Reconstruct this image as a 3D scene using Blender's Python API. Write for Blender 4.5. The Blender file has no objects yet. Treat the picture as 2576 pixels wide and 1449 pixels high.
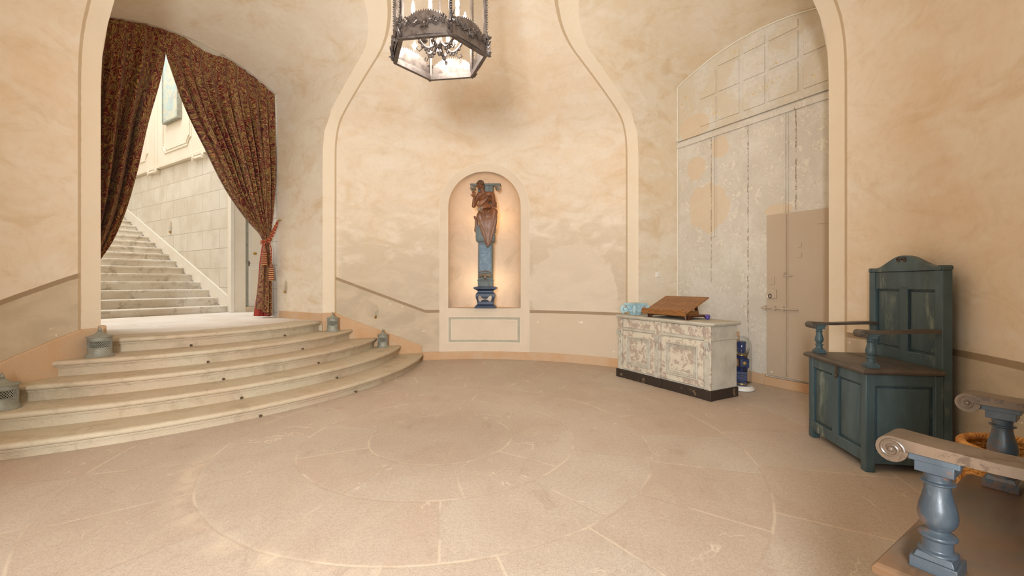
import bpy, bmesh, math, random
from mathutils import Vector, Matrix, noise as mnoise
PI=math.pi; sin=math.sin; cos=math.cos; R_=math.radians
H=1.25                                   # metres per unit: every length below is in camera heights
random.seed(4)
sc=bpy.context.scene; COL=sc.collection

# ---------------------------------------------------------------- camera, world, lights, exposure
cam_d=bpy.data.cameras.new('camera'); cam=bpy.data.objects.new('camera',cam_d); COL.objects.link(cam)
cam.location=(0,0,H); cam.rotation_euler=(PI/2,0,0)
cam_d.sensor_width=36; cam_d.lens=36*1091/2576; cam_d.shift_y=-13.5/2576; cam_d.clip_start=.02; cam_d.clip_end=100
sc.camera=cam
sc.view_settings.view_transform='Standard'; sc.view_settings.look='None'; sc.view_settings.gamma=1
sc.view_settings.use_curve_mapping=False; sc.view_settings.exposure=0.75
w=bpy.data.worlds.new('world'); sc.world=w; w.use_nodes=True
bg=w.node_tree.nodes['Background']; bg.inputs[0].default_value=(.80,.90,1,1); bg.inputs[1].default_value=.55

def light(name,kind,loc,energy,color,size=None,size_y=None,target=None,spread=None):
    d=bpy.data.lights.new(name,kind); d.energy=energy; d.color=color
    if kind=='AREA':
        d.shape='RECTANGLE'; d.size=size*H; d.size_y=(size_y or size)*H
        if spread: d.spread=spread
    elif size: d.shadow_soft_size=size*H
    o=bpy.data.objects.new(name,d); COL.objects.link(o); o.location=Vector(loc)*H
    if target is not None:
        o.rotation_euler=(Vector(target)*H-o.location).to_track_quat('-Z','Y').to_euler()
    return o
# daylight through the entrance doorway behind the camera
light('entrance_daylight','AREA',(-.55,-1.5,1.45),225,(.94,.97,1),.62,1.0,target=(-.5,5,1.7))
# skylight over the upper stair hall
light('stair_skylight','AREA',(-5.6,5.6,7.2),260,(1,.985,.96),3.0,2.6,target=(-5.6,6.4,.5))
light('stair_window_daylight','AREA',(-8.6,5.4,5.0),45,(1,.99,.97),2.0,2.4,target=(-4.6,6.6,.6))
# concealed warm lamps behind the carved column in the niche
light('niche_lamp_low','POINT',(-.353,5.84,1.0),1.9,(1,.70,.40),.03)
light('niche_lamp_high','POINT',(-.30,5.84,1.88),1.9,(1,.55,.20),.02)
# room light bounced from the chandelier's daylight-balanced bulbs sits with the lantern builder below

# ---------------------------------------------------------------- node helper
def lin(c):
    return tuple(((x/255)/12.92 if x/255<=.04045 else ((x/255+.055)/1.055)**2.4) for x in c)+(1,)
class NT:
    def __init__(s,name,rough=.8,metal=0,spec=None):
        s.m=bpy.data.materials.new(name); s.m.use_nodes=True; s.t=s.m.node_tree; s.n=s.t.nodes
        s.b=s.n['Principled BSDF']; s.b.inputs['Roughness'].default_value=rough; s.b.inputs['Metallic'].default_value=metal
        if spec is not None: s.b.inputs['Specular IOR Level'].default_value=spec
        s._oc=None
    def L(s,a,b): s.t.links.new(a,b)
    def put(s,inp,v):
        if hasattr(v,'default_value') or isinstance(v,bpy.types.NodeSocket): s.L(v,inp)
        else:
            if isinstance(v,(tuple,list)) and len(v)==3 and inp.type=='RGBA': v=tuple(v)+(1,)
            inp.default_value=v
    def oc(s):
        if not s._oc: s._oc=s.n.new('ShaderNodeTexCoord').outputs['Object']
        return s._oc
    def uv(s): return s.n.new('ShaderNodeTexCoord').outputs['UV']
    def world(s): return s.n.new('ShaderNodeNewGeometry').outputs['Position']
    def attr(s,a):
        x=s.n.new('ShaderNodeAttribute'); x.attribute_name=a; return x.outputs['Fac']
    def map(s,v,scale=(1,1,1),loc=(0,0,0),rot=(0,0,0)):
        m=s.n.new('ShaderNodeMapping'); s.L(v,m.inputs[0]); m.inputs['Scale'].default_value=scale
        m.inputs['Location'].default_value=loc; m.inputs['Rotation'].default_value=rot; return m.outputs[0]
    def noise(s,scale,detail=4,rough=.55,vec=None,dist=0,col=False):
        x=s.n.new('ShaderNodeTexNoise'); s.L(vec if vec is not None else s.oc(),x.inputs['Vector'])
        x.inputs['Scale'].default_value=scale; x.inputs['Detail'].default_value=detail
        x.inputs['Roughness'].default_value=rough; x.inputs['Distortion'].default_value=dist
        return x.outputs['Color' if col else 'Fac']
    def voro(s,scale,vec=None,feature='F1',out='Distance',rnd=1):
        x=s.n.new('ShaderNodeTexVoronoi'); x.feature=feature; s.L(vec if vec is not None else s.oc(),x.inputs['Vector'])
        x.inputs['Scale'].default_value=scale; x.inputs['Randomness'].default_value=rnd; return x.outputs[out]
    def wave(s,scale,dist=0,detail=2,dscale=1,vec=None,kind='BANDS',dirn='X'):
        x=s.n.new('ShaderNodeTexWave'); s.L(vec if vec is not None else s.oc(),x.inputs['Vector']); x.wave_type=kind
        if kind=='BANDS': x.bands_direction=dirn
        x.inputs['Scale'].default_value=scale; x.inputs['Distortion'].default_value=dist
        x.inputs['Detail'].default_value=detail; x.inputs['Detail Scale'].default_value=dscale; return x.outputs['Fac']
    def mt(s,op,a,b=0.,c=None,clamp=False):
        x=s.n.new('ShaderNodeMath'); x.operation=op; s.put(x.inputs[0],a); s.put(x.inputs[1],b)
        if c is not None: s.put(x.inputs[2],c)
        x.use_clamp=clamp; return x.outputs[0]
    def ss(s,v,a,b):                       # smoothstep a..b -> 0..1
        x=s.n.new('ShaderNodeMapRange'); x.interpolation_type='SMOOTHSTEP' ; s.put(x.inputs['Value'],v)
        x.inputs['From Min'].default_value=a; x.inputs['From Max'].default_value=b
        if a>b:
            x.inputs['From Min'].default_value=b; x.inputs['From Max'].default_value=a
            x.inputs['To Min'].default_value=1; x.inputs['To Max'].default_value=0
        return x.outputs['Result']
    def band(s,v,a,b,e): return s.mt('MULTIPLY',s.ss(v,a-e,a+e),s.ss(v,b+e,b-e))
    def mix(s,f,a,b,mode='MIX'):
        x=s.n.new('ShaderNodeMix'); x.data_type='RGBA'; x.blend_type=mode
        s.put(x.inputs[0],f); s.put(x.inputs[6],a); s.put(x.inputs[7],b); return x.outputs[2]
    def sep(s,v):
        x=s.n.new('ShaderNodeSeparateXYZ'); s.L(v,x.inputs[0]); return x.outputs
    def comb(s,a,b,c=0.):
        x=s.n.new('ShaderNodeCombineXYZ'); s.put(x.inputs[0],a); s.put(x.inputs[1],b); s.put(x.inputs[2],c); return x.outputs[0]
    def vadd(s,a,b,k):                    # a + b*k
        x=s.n.new('ShaderNodeVectorMath'); x.operation='MULTIPLY_ADD'; s.L(b,x.inputs[0]); x.inputs[1].default_value=(k,k,k); s.L(a,x.inputs[2]); return x.outputs[0]
    def brick(s,vec,c1,c2,mortar,scale,bw,rh,ms=.01,off=.5,smooth=.1):
        x=s.n.new('ShaderNodeTexBrick'); s.L(vec,x.inputs['Vector']); x.offset=off
        for i,c in ((1,c1),(2,c2),(3,mortar)): s.put(x.inputs[i],c)
        x.inputs['Scale'].default_value=scale; x.inputs['Mortar Size'].default_value=ms; x.inputs['Mortar Smooth'].default_value=smooth
        x.inputs['Brick Width'].default_value=bw; x.inputs['Row Height'].default_value=rh; return x.outputs
    def bump(s,h,strength=.3,dist=.01):
        x=s.n.new('ShaderNodeBump'); s.L(h,x.inputs['Height']); x.inputs['Strength'].default_value=strength
        x.inputs['Distance'].default_value=dist; s.L(x.outputs[0],s.b.inputs['Normal'])
    def color(s,c): s.put(s.b.inputs['Base Color'],c); return s.m
M={}
# ---- plaster of the round room
def plaster(name,base,warm,pale,attrs=True):
    t=NT(name,.9,spec=.2)
    big=t.noise(.75,5,.6,dist=.4); mid=t.noise(2.6,6,.62,dist=.6,vec=t.map(t.oc(),(1,1,2.0),loc=(3,1,5))); fine=t.noise(16,4,.6)
    c=t.mix(t.ss(big,.40,.66),base,warm); c=t.mix(t.mt('MULTIPLY',t.ss(mid,.42,.72),.7),c,pale)
    st=t.noise(1.7,7,.68,dist=1.1,vec=t.map(t.oc(),(1,1,1.7),loc=(7,2,0)))
    c=t.mix(t.mt('MULTIPLY',t.ss(st,.46,.78),.60 if attrs else .85),c,lin((206,178,136)))
    c=t.mix(t.mt('MULTIPLY',t.ss(fine,.45,.75),.14),c,lin((196,168,134)))
    if attrs:
        z=t.attr('hz'); az=t.attr('azd'); ed=t.attr('edge'); dd=t.attr('dd')
        # lower wall: greyer towards the bottom, edge broken up by noise
        low=t.ss(t.mt('ADD',z,t.mt('MULTIPLY',t.mt('SUBTRACT',mid,.5),2.2)),2.0,1.1)
        low=t.mt('MULTIPLY',low,t.ss(az,-36,-33)); low=t.mt('MULTIPLY',low,t.ss(az,42,40))
        c=t.mix(t.mt('MULTIPLY',low,.8),c,t.mix(t.ss(mid,.35,.65),lin((206,190,166)),lin((192,176,152))))
        # smooth repair patch right of the niche
        e1=t.mt('POWER',t.mt('DIVIDE',t.mt('SUBTRACT',az,25.5),11.6),2); e2=t.mt('POWER',t.mt('DIVIDE',t.mt('SUBTRACT',z,.86),.62),2)
        bl=t.mt('ADD',t.mt('ADD',e1,e2),t.mt('MULTIPLY',t.mt('SUBTRACT',t.noise(2.6,6,.66,dist=.6),.5),1.7))
        bm_=t.mt('MULTIPLY',t.ss(bl,1.06,.88),t.ss(z,.60,.64))
        c=t.mix(t.mt('MULTIPLY',bm_,.8),c,t.mix(mid,lin((230,216,196)),lin((208,192,170))))
        rim=t.band(bl,.9,1.02,.05); c=t.mix(t.mt('MULTIPLY',t.mt('MULTIPLY',rim,t.ss(z,.7,.9)),.18),c,lin((232,220,200)))
        # dado colour and stripe
        dn=t.mt('ADD',dd,t.mt('MULTIPLY',t.mt('SUBTRACT',fine,.5),.006))
        off_band=t.ss(ed,.128,.134); dm=t.mt('MULTIPLY',t.ss(dn,.002,-.002),off_band)
        right=t.mt('MULTIPLY',t.ss(az,13,14),t.ss(az,40,38))
        dcol=t.mix(t.ss(mid,.35,.65),lin((204,187,162)),lin((190,174,150)))
        dcol=t.mix(right,dcol,t.mix(mid,lin((216,198,174)),lin((206,188,164))))
        c=t.mix(dm,c,dcol)
        c=t.mix(t.mt('MULTIPLY',t.mt('MULTIPLY',t.band(dn,-.036,0,.002),off_band),.85),c,lin((152,128,100)))
        # painted band round the openings with a thin line
        en=t.mt('ADD',ed,t.mt('MULTIPLY',t.mt('SUBTRACT',fine,.5),.006))
        c=t.mix(t.mt('MULTIPLY',t.ss(en,.127,.122),.75),c,lin((229,214,190)))
        c=t.mix(t.mt('MULTIPLY',t.band(en,.125,.145,.0025),.75),c,lin((180,154,118)))
        # flaked white paint low down
        ch=t.noise(9,7,.7,dist=.4,vec=t.map(t.oc(),(1,1,1.3)))
        cm=t.mt('MULTIPLY',t.ss(ch,.655,.67),t.ss(t.mt('ABSOLUTE',t.mt('ADD',dd,.28)),.42,.15))
        c=t.mix(cm,c,lin((238,230,214)))
    t.bump(t.mt('ADD',t.mt('MULTIPLY',mid,.7),t.mt('MULTIPLY',fine,.3)),.28,.012)
    M[name]=t.color(c)
plaster('plaster',lin((228,213,192)),lin((226,204,176)),lin((232,221,204)))
plaster('plaster_recess',lin((226,213,192)),lin((222,202,172)),lin((232,222,205)),False)
# ---- plain helper
def plain(name,col,rough=.6,metal=0,ns=8,amt=.25,dark=None,bump=0,spec=None):
    t=NT(name,rough,metal,spec); c=lin(col); d=dark and lin(dark) or tuple(x*.6 for x in c[:3])+(1,)
    n=t.noise(ns,5,.6); cc=t.mix(t.mt('MULTIPLY',t.ss(n,.35,.75),amt*2,clamp=True),c,d)
    if bump: t.bump(n,bump,.01)
    M[name]=t.color(cc); return t
# ---- decayed wall with the blocked doorway (uv = q,z)
t=NT('decayed_wall',.92,spec=.15)
u=t.uv(); q,z,_=t.sep(u)
n1=t.noise(1.6,7,.66,dist=.5); n2=t.noise(8,9,.78,dist=.25); n3=t.noise(30,6,.7)
c=t.mix(t.ss(n1,.35,.62),lin((226,219,206)),lin((212,203,188)))
c=t.mix(t.mt('MULTIPLY',t.ss(n2,.47,.60),.8),c,lin((200,188,170)))
c=t.mix(t.mt('MULTIPLY',t.ss(n2,.53,.57),t.ss(n3,.38,.50)),c,lin((228,220,204)))
up=t.ss(t.mt('ADD',z,t.mt('MULTIPLY',t.mt('SUBTRACT',n1,.5),.4)),2.6,2.8)
c=t.mix(t.mt('MULTIPLY',t.mt('MULTIPLY',up,t.ss(n1,.42,.58)),.75),c,lin((217,202,176)))
c=t.mix(t.mt('MULTIPLY',t.mt('MULTIPLY',up,t.ss(n2,.60,.64)),.8),c,lin((212,180,118)))
def blob(q0,z0,rq,rz,k=1.0):
    a=t.mt('POWER',t.mt('DIVIDE',t.mt('SUBTRACT',q,q0),rq),2); b=t.mt('POWER',t.mt('DIVIDE',t.mt('SUBTRACT',z,z0),rz),2)
    return t.ss(t.mt('ADD',t.mt('ADD',a,b),t.mt('MULTIPLY',t.mt('SUBTRACT',t.noise(4.2,6,.66),.5),k*2)),1.04,.96)
for a in ((-.50,1.84,.25,.27),(-.66,2.30,.12,.14),(-.35,2.48,.10,.12),(-.68,2.80,.20,.13),(.27,1.70,.13,.06)):
    c=t.mix(t.mt('MULTIPLY',blob(*a),.85),c,t.mix(n1,lin((226,206,178)),lin((216,194,164))))
# cracks and faint joints
for x0,za,zb,col,wd in ((-.035,.25,2.6,(120,104,84),.006),(.43,1.66,2.62,(126,104,74),.006),(-.46,1.0,2.6,(150,128,100),.006)):
    f=t.mt('MULTIPLY',t.band(t.mt('ADD',q,t.mt('MULTIPLY',t.mt('SUBTRACT',n2,.5),.05)),x0-wd,x0+wd,.003),t.band(z,za,zb,.02))
    c=t.mix(t.mt('MULTIPLY',t.mt('MULTIPLY',f,t.mt('MULTIPLY',t.ss(n3,.40,.52),t.ss(n2,.40,.52))),.8),c,lin(col))
t.bump(t.mt('ADD',t.mt('MULTIPLY',n2,1.0),t.mt('MULTIPLY',n3,.25)),.55,.03)
M['decayed_wall']=t.color(c)
t=NT('taupe_door',.75,spec=.25); n=t.noise(2.2,6,.6); f=t.noise(30,4,.6,vec=t.map(t.oc(),(1,1,.15)))
c=t.mix(n,lin((196,177,154)),lin((184,165,142))); c=t.mix(t.mt('MULTIPLY',t.ss(f,.6,.72),.3),c,lin((206,190,170)))
c=t.mix(t.ss(t.noise(5,7,.7),.665,.68),c,lin((232,222,204))); t.bump(f,.15,.004); M['taupe_door']=t.color(c)
# ---- floor slabs in rings
t=NT('ring_slabs',.62,spec=.3)
p=t.world(); CX,CY=-.458*H,2.827*H
wv=t.noise(3.5,3,.5,vec=p,col=True); pw=t.vadd(p,wv,.022)
x,y,_=t.sep(pw); dx=t.mt('SUBTRACT',x,CX+.011); dy=t.mt('SUBTRACT',y,CY+.011)
r=t.mt('DIVIDE',t.mt('SQRT',t.mt('ADD',t.mt('MULTIPLY',dx,dx),t.mt('MULTIPLY',dy,dy))),H)
an=t.mt('MULTIPLY',t.mt('ARCTAN2',dx,dy),180/PI)
n1=t.noise(1.3,6,.62,vec=p,dist=.5); n2=t.noise(7,7,.66,vec=t.map(p,(1,.55,1),rot=(0,0,.5)),dist=.8); n3=t.noise(140,4,.7,vec=p); n4=t.noise(45,5,.7,vec=p)
rings=[0,.453,.85,1.303,1.856,2.512,3.6]; segs=[(1,0),(9,4),(11,7.7),(20,0),(22,6),(26,2)]
lines=None; cell=None
def mx(a,b): return b if a is None else t.mt('MAXIMUM',a,b)
for i in range(1,6): lines=mx(lines,t.ss(t.mt('ABSOLUTE',t.mt('SUBTRACT',r,rings[i])),.009,.002))
for i,(n,off) in enumerate(segs):
    inr=t.mt('MULTIPLY',t.mt('GREATER_THAN',r,rings[i]),t.mt('LESS_THAN',r,rings[i+1]))
    if n>1:
        st=360/n; k=t.mt('DIVIDE',t.mt('SUBTRACT',an,off),st); fr=t.mt('ABSOLUTE',t.mt('SUBTRACT',t.mt('FRACT',t.mt('ADD',k,100.5)),.5))
        dist=t.mt('MULTIPLY',t.mt('MULTIPLY',fr,st*PI/180),r)
        lines=mx(lines,t.mt('MULTIPLY',t.mt('MULTIPLY',t.ss(dist,.009,.002),inr),.9))
        idv=t.mt('MULTIPLY',t.mt('ADD',t.mt('FLOOR',t.mt('ADD',k,100)),i*37.),inr)
        cell=idv if cell is None else t.mt('ADD',cell,idv)
wn=t.n.new('ShaderNodeTexWhiteNoise'); wn.noise_dimensions='1D'; t.L(cell,wn.inputs['W'])
slab=wn.outputs['Value']
c=t.mix(t.ss(n1,.35,.65),lin((203,192,177)),lin((196,180,164)))
c=t.mix(t.mt('MULTIPLY',slab,.55),c,lin((194,170,150)))
c=t.mix(t.mt('MULTIPLY',t.ss(n2,.45,.7),.45),c,lin((208,194,174)))
c=t.mix(t.mt('MULTIPLY',t.ss(n2,.42,.3),.4),c,lin((170,144,122)))
c=t.mix(t.mt('MULTIPLY',t.ss(n4,.40,.66),.35),c,lin((168,146,126)))
c=t.mix(t.mt('MULTIPLY',t.ss(n3,.48,.60),.42),c,lin((150,128,110)))
cr=t.mt('ABSOLUTE',t.mt('SUBTRACT',t.noise(1.15,5,.6,vec=p,dist=.9),.5)); crm=t.mt('MULTIPLY',t.ss(cr,.006,.001),t.ss(t.noise(2.3,3,vec=p),.55,.62))
c=t.mix(t.mt('MULTIPLY',crm,.7),c,lin((226,212,190)))
lt=t.ss(t.noise(2.0,3,vec=p),.40,.56)
c=t.mix(t.mt('MULTIPLY',lines,t.mt('ADD',.16,t.mt('MULTIPLY',lt,.34))),c,t.mix(lt,lin((150,126,104)),lin((224,208,184))))
smear=t.mt('MULTIPLY',t.ss(t.mt('ABSOLUTE',t.mt('SUBTRACT',r,1.34)),.10,.0),t.ss(an,-95,-110)); smear=t.mt('MULTIPLY',smear,t.ss(n2,.38,.6))
c=t.mix(t.mt('MULTIPLY',smear,.4),c,lin((222,204,180)))
hh=t.mt('SUBTRACT',t.mt('ADD',t.mt('MULTIPLY',n4,.5),t.mt('MULTIPLY',n3,.35)),t.mt('MULTIPLY',lines,.35)); t.bump(hh,.35,.005)
M['ring_slabs']=t.color(c)
# ---- step stone
def stone(name,a,b,dirt,wear=.5,ns=5):
    t=NT(name,.72,spec=.25); n1=t.noise(1.6,5,.6); n2=t.noise(ns,8,.7,dist=.7); n3=t.noise(60,4,.65)
    c=t.mix(t.ss(n1,.35,.65),a,b); c=t.mix(t.mt('MULTIPLY',t.ss(n2,.5,.66),wear),c,dirt)
    c=t.mix(t.mt('MULTIPLY',t.ss(n3,.5,.7),.25),c,tuple(x*.72 for x in dirt[:3])+(1,))
    t.bump(t.mt('ADD',n2,t.mt('MULTIPLY',n3,.5)),.4,.008); M[name]=t.color(c)
stone('step_stone',lin((200,187,162)),lin((196,176,150)),lin((164,148,122)),.5)
stone('step_stone_upper',lin((216,208,194)),lin((206,194,176)),lin((146,130,108)),.6,4)
stone('landing_stone',lin((222,214,204)),lin((214,202,188)),lin((196,180,160)),.3)
stone('skirting_stone',lin((204,174,142)),lin((202,160,118)),lin((198,176,150)),.45,3)
t=NT('ashlar',.85,spec=.2); u=t.uv(); n=t.noise(1.8,6,.6); n2=t.noise(9,5,.6)
br=t.brick(u,lin((206,196,180)),lin((212,204,190)),lin((160,148,130)),1,.56,.307,.004)
c=t.mix(t.mt('MULTIPLY',t.ss(n,.42,.66),.6),br[0],lin((190,178,158))); c=t.mix(t.mt('MULTIPLY',t.ss(n2,.6,.7),.3),c,lin((226,218,202)))
M['ashlar']=t.color(c)
plain('cream_paint',(222,211,192),.7,ns=3,amt=.12,dark=(206,184,150)); plain('white_trim',(224,216,202),.6,ns=4,amt=.1,dark=(200,186,160))
plain('niche_frame_paint',(224,207,184),.85,ns=3,amt=.2,dark=(206,187,162),bump=.1)
plain('niche_line_paint',(186,178,158),.85,ns=10,amt=.15); plain('fine_line_paint',(236,226,206),.85,ns=10,amt=.05)
t=NT('niche_plaster',.9,spec=.15); n=t.noise(2.2,6,.65,dist=.7); n2=t.noise(8,7,.7)
c=t.mix(t.ss(n,.36,.66),lin((226,206,184)),lin((214,196,176))); c=t.mix(t.mt('MULTIPLY',t.ss(n,.56,.7),.5),c,lin((196,172,146)))
c=t.mix(t.mt('MULTIPLY',t.ss(n2,.62,.66),.6),c,lin((232,218,196))); t.bump(n2,.2,.008); M['niche_plaster']=t.color(c)
# ---- brocade (uv in metres along the cloth)
t=NT('brocade',.55,spec=.3); u=t.uv(); wcol=t.noise(7,2,.5,vec=u,col=True); uw=t.vadd(u,wcol,.15)
v1=t.voro(9,uw,'F1',rnd=.75); v2=t.voro(20,uw,'F1',rnd=.9)
fr1=t.mt('ABSOLUTE',t.mt('SUBTRACT',t.mt('FRACT',t.mt('MULTIPLY',v1,6.0)),.5)); fr2=t.mt('ABSOLUTE',t.mt('SUBTRACT',t.mt('FRACT',t.mt('MULTIPLY',v2,3.5)),.5))
ln1=t.ss(fr1,.13,.06); ln2=t.ss(fr2,.12,.05)
c=t.mix(t.noise(5,3,vec=u),lin((152,116,62)),lin((104,80,46)))
red=t.mt('MAXIMUM',t.ss(v2,.47,.54),t.mt('MULTIPLY',t.ss(v1,.68,.74),t.ss(fr2,.2,.3)))
c=t.mix(red,c,t.mix(t.noise(3,2,vec=u),lin((122,26,28)),lin((78,20,20))))
c=t.mix(t.mt('MULTIPLY',t.mt('MAXIMUM',ln1,ln2),.8),c,lin((56,30,18)))
c=t.mix(t.mt('MULTIPLY',t.ss(fr1,.36,.44),.65),c,lin((196,150,84)))
t.bump(t.mt('SUBTRACT',1.,t.mt('MAXIMUM',ln1,ln2)),.3,.003); t.b.inputs['Sheen Weight'].default_value=.15; M['brocade']=t.color(c)
plain('red_lining',(150,52,40),.8,ns=20,amt=.15)
t=NT('rope',.8); c=t.mix(t.ss(t.wave(34,1.2,1,vec=t.map(t.uv(),(1,1,1),rot=(0,0,.8))),.45,.55),lin((128,34,28)),lin((196,150,86))); M['rope']=t.color(c)
t=NT('tassel_fringe',.9); z=t.sep(t.oc())[2]; c=t.mix(t.ss(t.mt('SINE',t.mt('ADD',t.mt('MULTIPLY',z,260/H),t.noise(20,2))),-.3,.1),lin((196,158,104)),lin((116,24,24))); M['tassel_fringe']=t.color(c)
plain('gold_cord',(206,164,96),.7,ns=30,amt=.2)
plain('recess_shade',(196,178,152),.9,ns=10,amt=.15)  # darker plaster tone paints the shade inside the oval recesses
plain('tassel_head',(150,98,70),.8)
# ---- metals and glass
plain('wrought_iron',(112,103,98),.45,.6,ns=20,amt=.4,dark=(66,56,50),bump=.2)
plain('gilt_leaf',(126,116,110),.40,.6,ns=24,amt=.4,dark=(78,66,58),bump=.2)
plain('brass',(190,150,70),.3,.9,ns=20,amt=.2); plain('iron',(92,74,58),.6,.5,ns=30,amt=.4)
plain('zinc',(158,158,146),.62,.35,ns=14,amt=.3,dark=(120,116,100),bump=.15); plain('dark_inside',(34,32,30),.9)
def glass(name,tint,amt):
    t=NT(name); tr=t.n.new('ShaderNodeBsdfTransparent'); tr.inputs[0].default_value=tint
    gl=t.n.new('ShaderNodeBsdfGlossy'); gl.inputs['Roughness'].default_value=.06
    fr=t.n.new('ShaderNodeFresnel'); fr.inputs[0].default_value=1.35
    f=t.mt('ADD',t.mt('MULTIPLY',fr.outputs[0],.22),amt,clamp=True)
    mxs=t.n.new('ShaderNodeMixShader'); t.L(f,mxs.inputs[0]); t.L(tr.outputs[0],mxs.inputs[1]); t.L(gl.outputs[0],mxs.inputs[2])
    t.L(mxs.outputs[0],t.n['Material Output'].inputs[0]); M[name]=t.m
glass('lantern_glass',(.97,.97,.97,1),.05); glass('dome_glass',(.95,.97,.98,1),.015)
t=NT('bulb_glow',.3); t.b.inputs['Emission Color'].default_value=(1,.84,.62,1); t.b.inputs['Emission Strength'].default_value=14; t.color((1,.95,.85,1)); M['bulb_glow']=t.m
plain('candle_card',(238,226,200),.6,ns=5,amt=.05)
# ---- woods and paints
def painted(name,base,lite,wood,wamt=.62,rough=.45,ns=3):
    t=NT(name,rough,spec=.4); o=t.map(t.oc(),(1,1,.35)); n=t.noise(ns,6,.62,vec=o,dist=.6); f=t.noise(26,5,.65,vec=t.map(t.oc(),(1,1,.3))); s=t.noise(11,8,.74)
    c=t.mix(t.ss(n,.3,.62),base,tuple(x*.55 for x in base[:3])+(1,))
    c=t.mix(t.mt('MULTIPLY',t.ss(n,.56,.74),t.mt('MULTIPLY',t.ss(f,.40,.62),.8)),c,lite)
    c=t.mix(t.mt('MULTIPLY',t.ss(s,wamt,wamt+.04),.85),c,wood); t.bump(f,.22,.004); M[name]=t.color(c)
painted('teal_paint',lin((84,106,112)),lin((150,160,142)),lin((84,58,40)),.66)
painted('blue_grey_paint',lin((68,78,86)),lin((128,132,130)),lin((86,66,56)),.53,.35,8)
t=NT('worn_seat',.33,spec=.5); n=t.noise(2.4,6,.62,dist=.8); f=t.noise(18,5,.6,vec=t.map(t.oc(),(.25,1,1)))
c=t.mix(t.ss(n,.36,.62),lin((104,76,52)),lin((82,74,66))); c=t.mix(t.mt('MULTIPLY',t.ss(f,.5,.65),.5),c,lin((70,52,36))); c=t.mix(t.mt('MULTIPLY',t.ss(n,.60,.7),.6),c,lin((74,86,88)))
t.bump(f,.12,.003); M['worn_seat']=t.color(c)
t=NT('distressed_paint',.75,spec=.25); n=t.noise(9,9,.74,dist=.7); f=t.noise(30,5,.65,vec=t.map(t.oc(),(1,1,.35))); g=t.noise(1.4,3)
c=t.mix(t.ss(n,.475,.50),lin((176,158,142)),lin((208,198,178))); c=t.mix(t.mt('MULTIPLY',t.ss(n,.60,.62),t.ss(g,.5,.6)),c,lin((176,182,180)))
c=t.mix(t.mt('MULTIPLY',t.ss(f,.55,.7),.35),c,lin((140,120,102))); t.bump(t.ss(n,.46,.52),.2,.004); M['distressed_paint']=t.color(c)
plain('side_paint',(196,190,174),.7,ns=5,amt=.3,dark=(150,140,124),bump=.1)
t=NT('black_plinth_paint',.6); n=t.noise(9,8,.72); c=t.mix(t.ss(n,.6,.64),lin((48,38,30)),lin((128,106,82))); M['black_plinth_paint']=t.color(c)
def wood(name,a,b,rough=.35,sc_=9):
    t=NT(name,rough,spec=.45); w=t.wave(1.2,6,4,1.6,vec=t.map(t.oc(),(sc_,sc_,sc_*.5)),dirn='Z'); f=t.noise(40,4,.6,vec=t.map(t.oc(),(.2,1,1)))
    c=t.mix(w,a,b); c=t.mix(t.mt('MULTIPLY',t.ss(f,.5,.7),.3),c,tuple(x*.5 for x in b[:3])+(1,)); M[name]=t.color(c)
wood('walnut',lin((146,98,52)),lin((128,82,42))); wood('dark_walnut',lin((88,48,26)),lin((62,34,20)))
t=NT('carved_wood',.42,spec=.45); n=t.noise(5,6,.65,dist=.6); z=t.sep(t.oc())[2]; f=t.noise(30,5,.65,vec=t.map(t.oc(),(1,1,.3)))
c=t.mix(t.ss(n,.35,.65),lin((138,84,48)),lin((104,64,40)))
c=t.mix(t.mt('MULTIPLY',t.ss(t.mt('ADD',z,t.mt('MULTIPLY',n,.12)),1.32*H,1.12*H),.8),c,lin((142,112,96)))
c=t.mix(t.mt('MULTIPLY',t.ss(f,.55,.68),.4),c,lin((170,134,110))); t.bump(f,.25,.004); M['carved_wood']=t.color(c)
plain('pale_carved_wood',(164,142,122),.5,ns=14,amt=.35,dark=(110,84,64),bump=.2)
painted('carved_hair',lin((112,84,60)),lin((150,132,106)),lin((70,48,34)),.6,.5,12)
t=NT('marbled_blue',.4,spec=.45); n=t.noise(3,6,.6,dist=1); ve=t.mt('ABSOLUTE',t.mt('SUBTRACT',t.noise(8,6,.65,dist=.5),.5))
c=t.mix(n,lin((70,104,124)),lin((44,74,98))); c=t.mix(t.mt('MULTIPLY',t.ss(ve,.02,.003),.45),c,lin((150,176,180))); M['marbled_blue']=t.color(c)
painted('column_grey_blue',lin((112,122,120)),lin((158,160,146)),lin((88,76,62)),.6,.5,6)
painted('column_dark_blue',lin((48,66,96)),lin((112,124,140)),lin((92,80,70)),.64,.4,6)
plain('tarnished_silver',(146,132,116),.4,.4,ns=18,amt=.45,dark=(84,68,54),bump=.2)
plain('light_blue_plaster',(160,194,204),.75,ns=7,amt=.3,dark=(196,216,216),bump=.1)
plain('white_ceramic',(232,228,218),.3,ns=4,amt=.05); plain('cardboard',(176,142,108),.85,ns=6,amt=.1)
t=plain('navy_leather',(30,42,84),.35,ns=14,amt=.3,dark=(14,20,48)); plain('page_block',(206,186,146),.8,ns=40,amt=.3); plain('gold_leaf',(186,150,78),.35,.8,ns=30,amt=.3)
plain('violet_glass',(92,72,150),.2,ns=20,amt=.4)
t=NT('wicker',.5,spec=.4); n=t.noise(10,4); c=t.mix(t.ss(n,.35,.65),lin((206,150,80)),lin((164,104,46))); c=t.mix(t.mt('MULTIPLY',t.ss(t.noise(45,3),.5,.7),.4),c,lin((216,170,100))); M['wicker']=t.color(c)
plain('switch_plastic',(238,232,220),.4,ns=3,amt=.03)
t=NT('faded_fresco',.7); n=t.noise(2.5,5,.6,dist=1.0); n2=t.noise(6,5,.6,dist=1)
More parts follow.
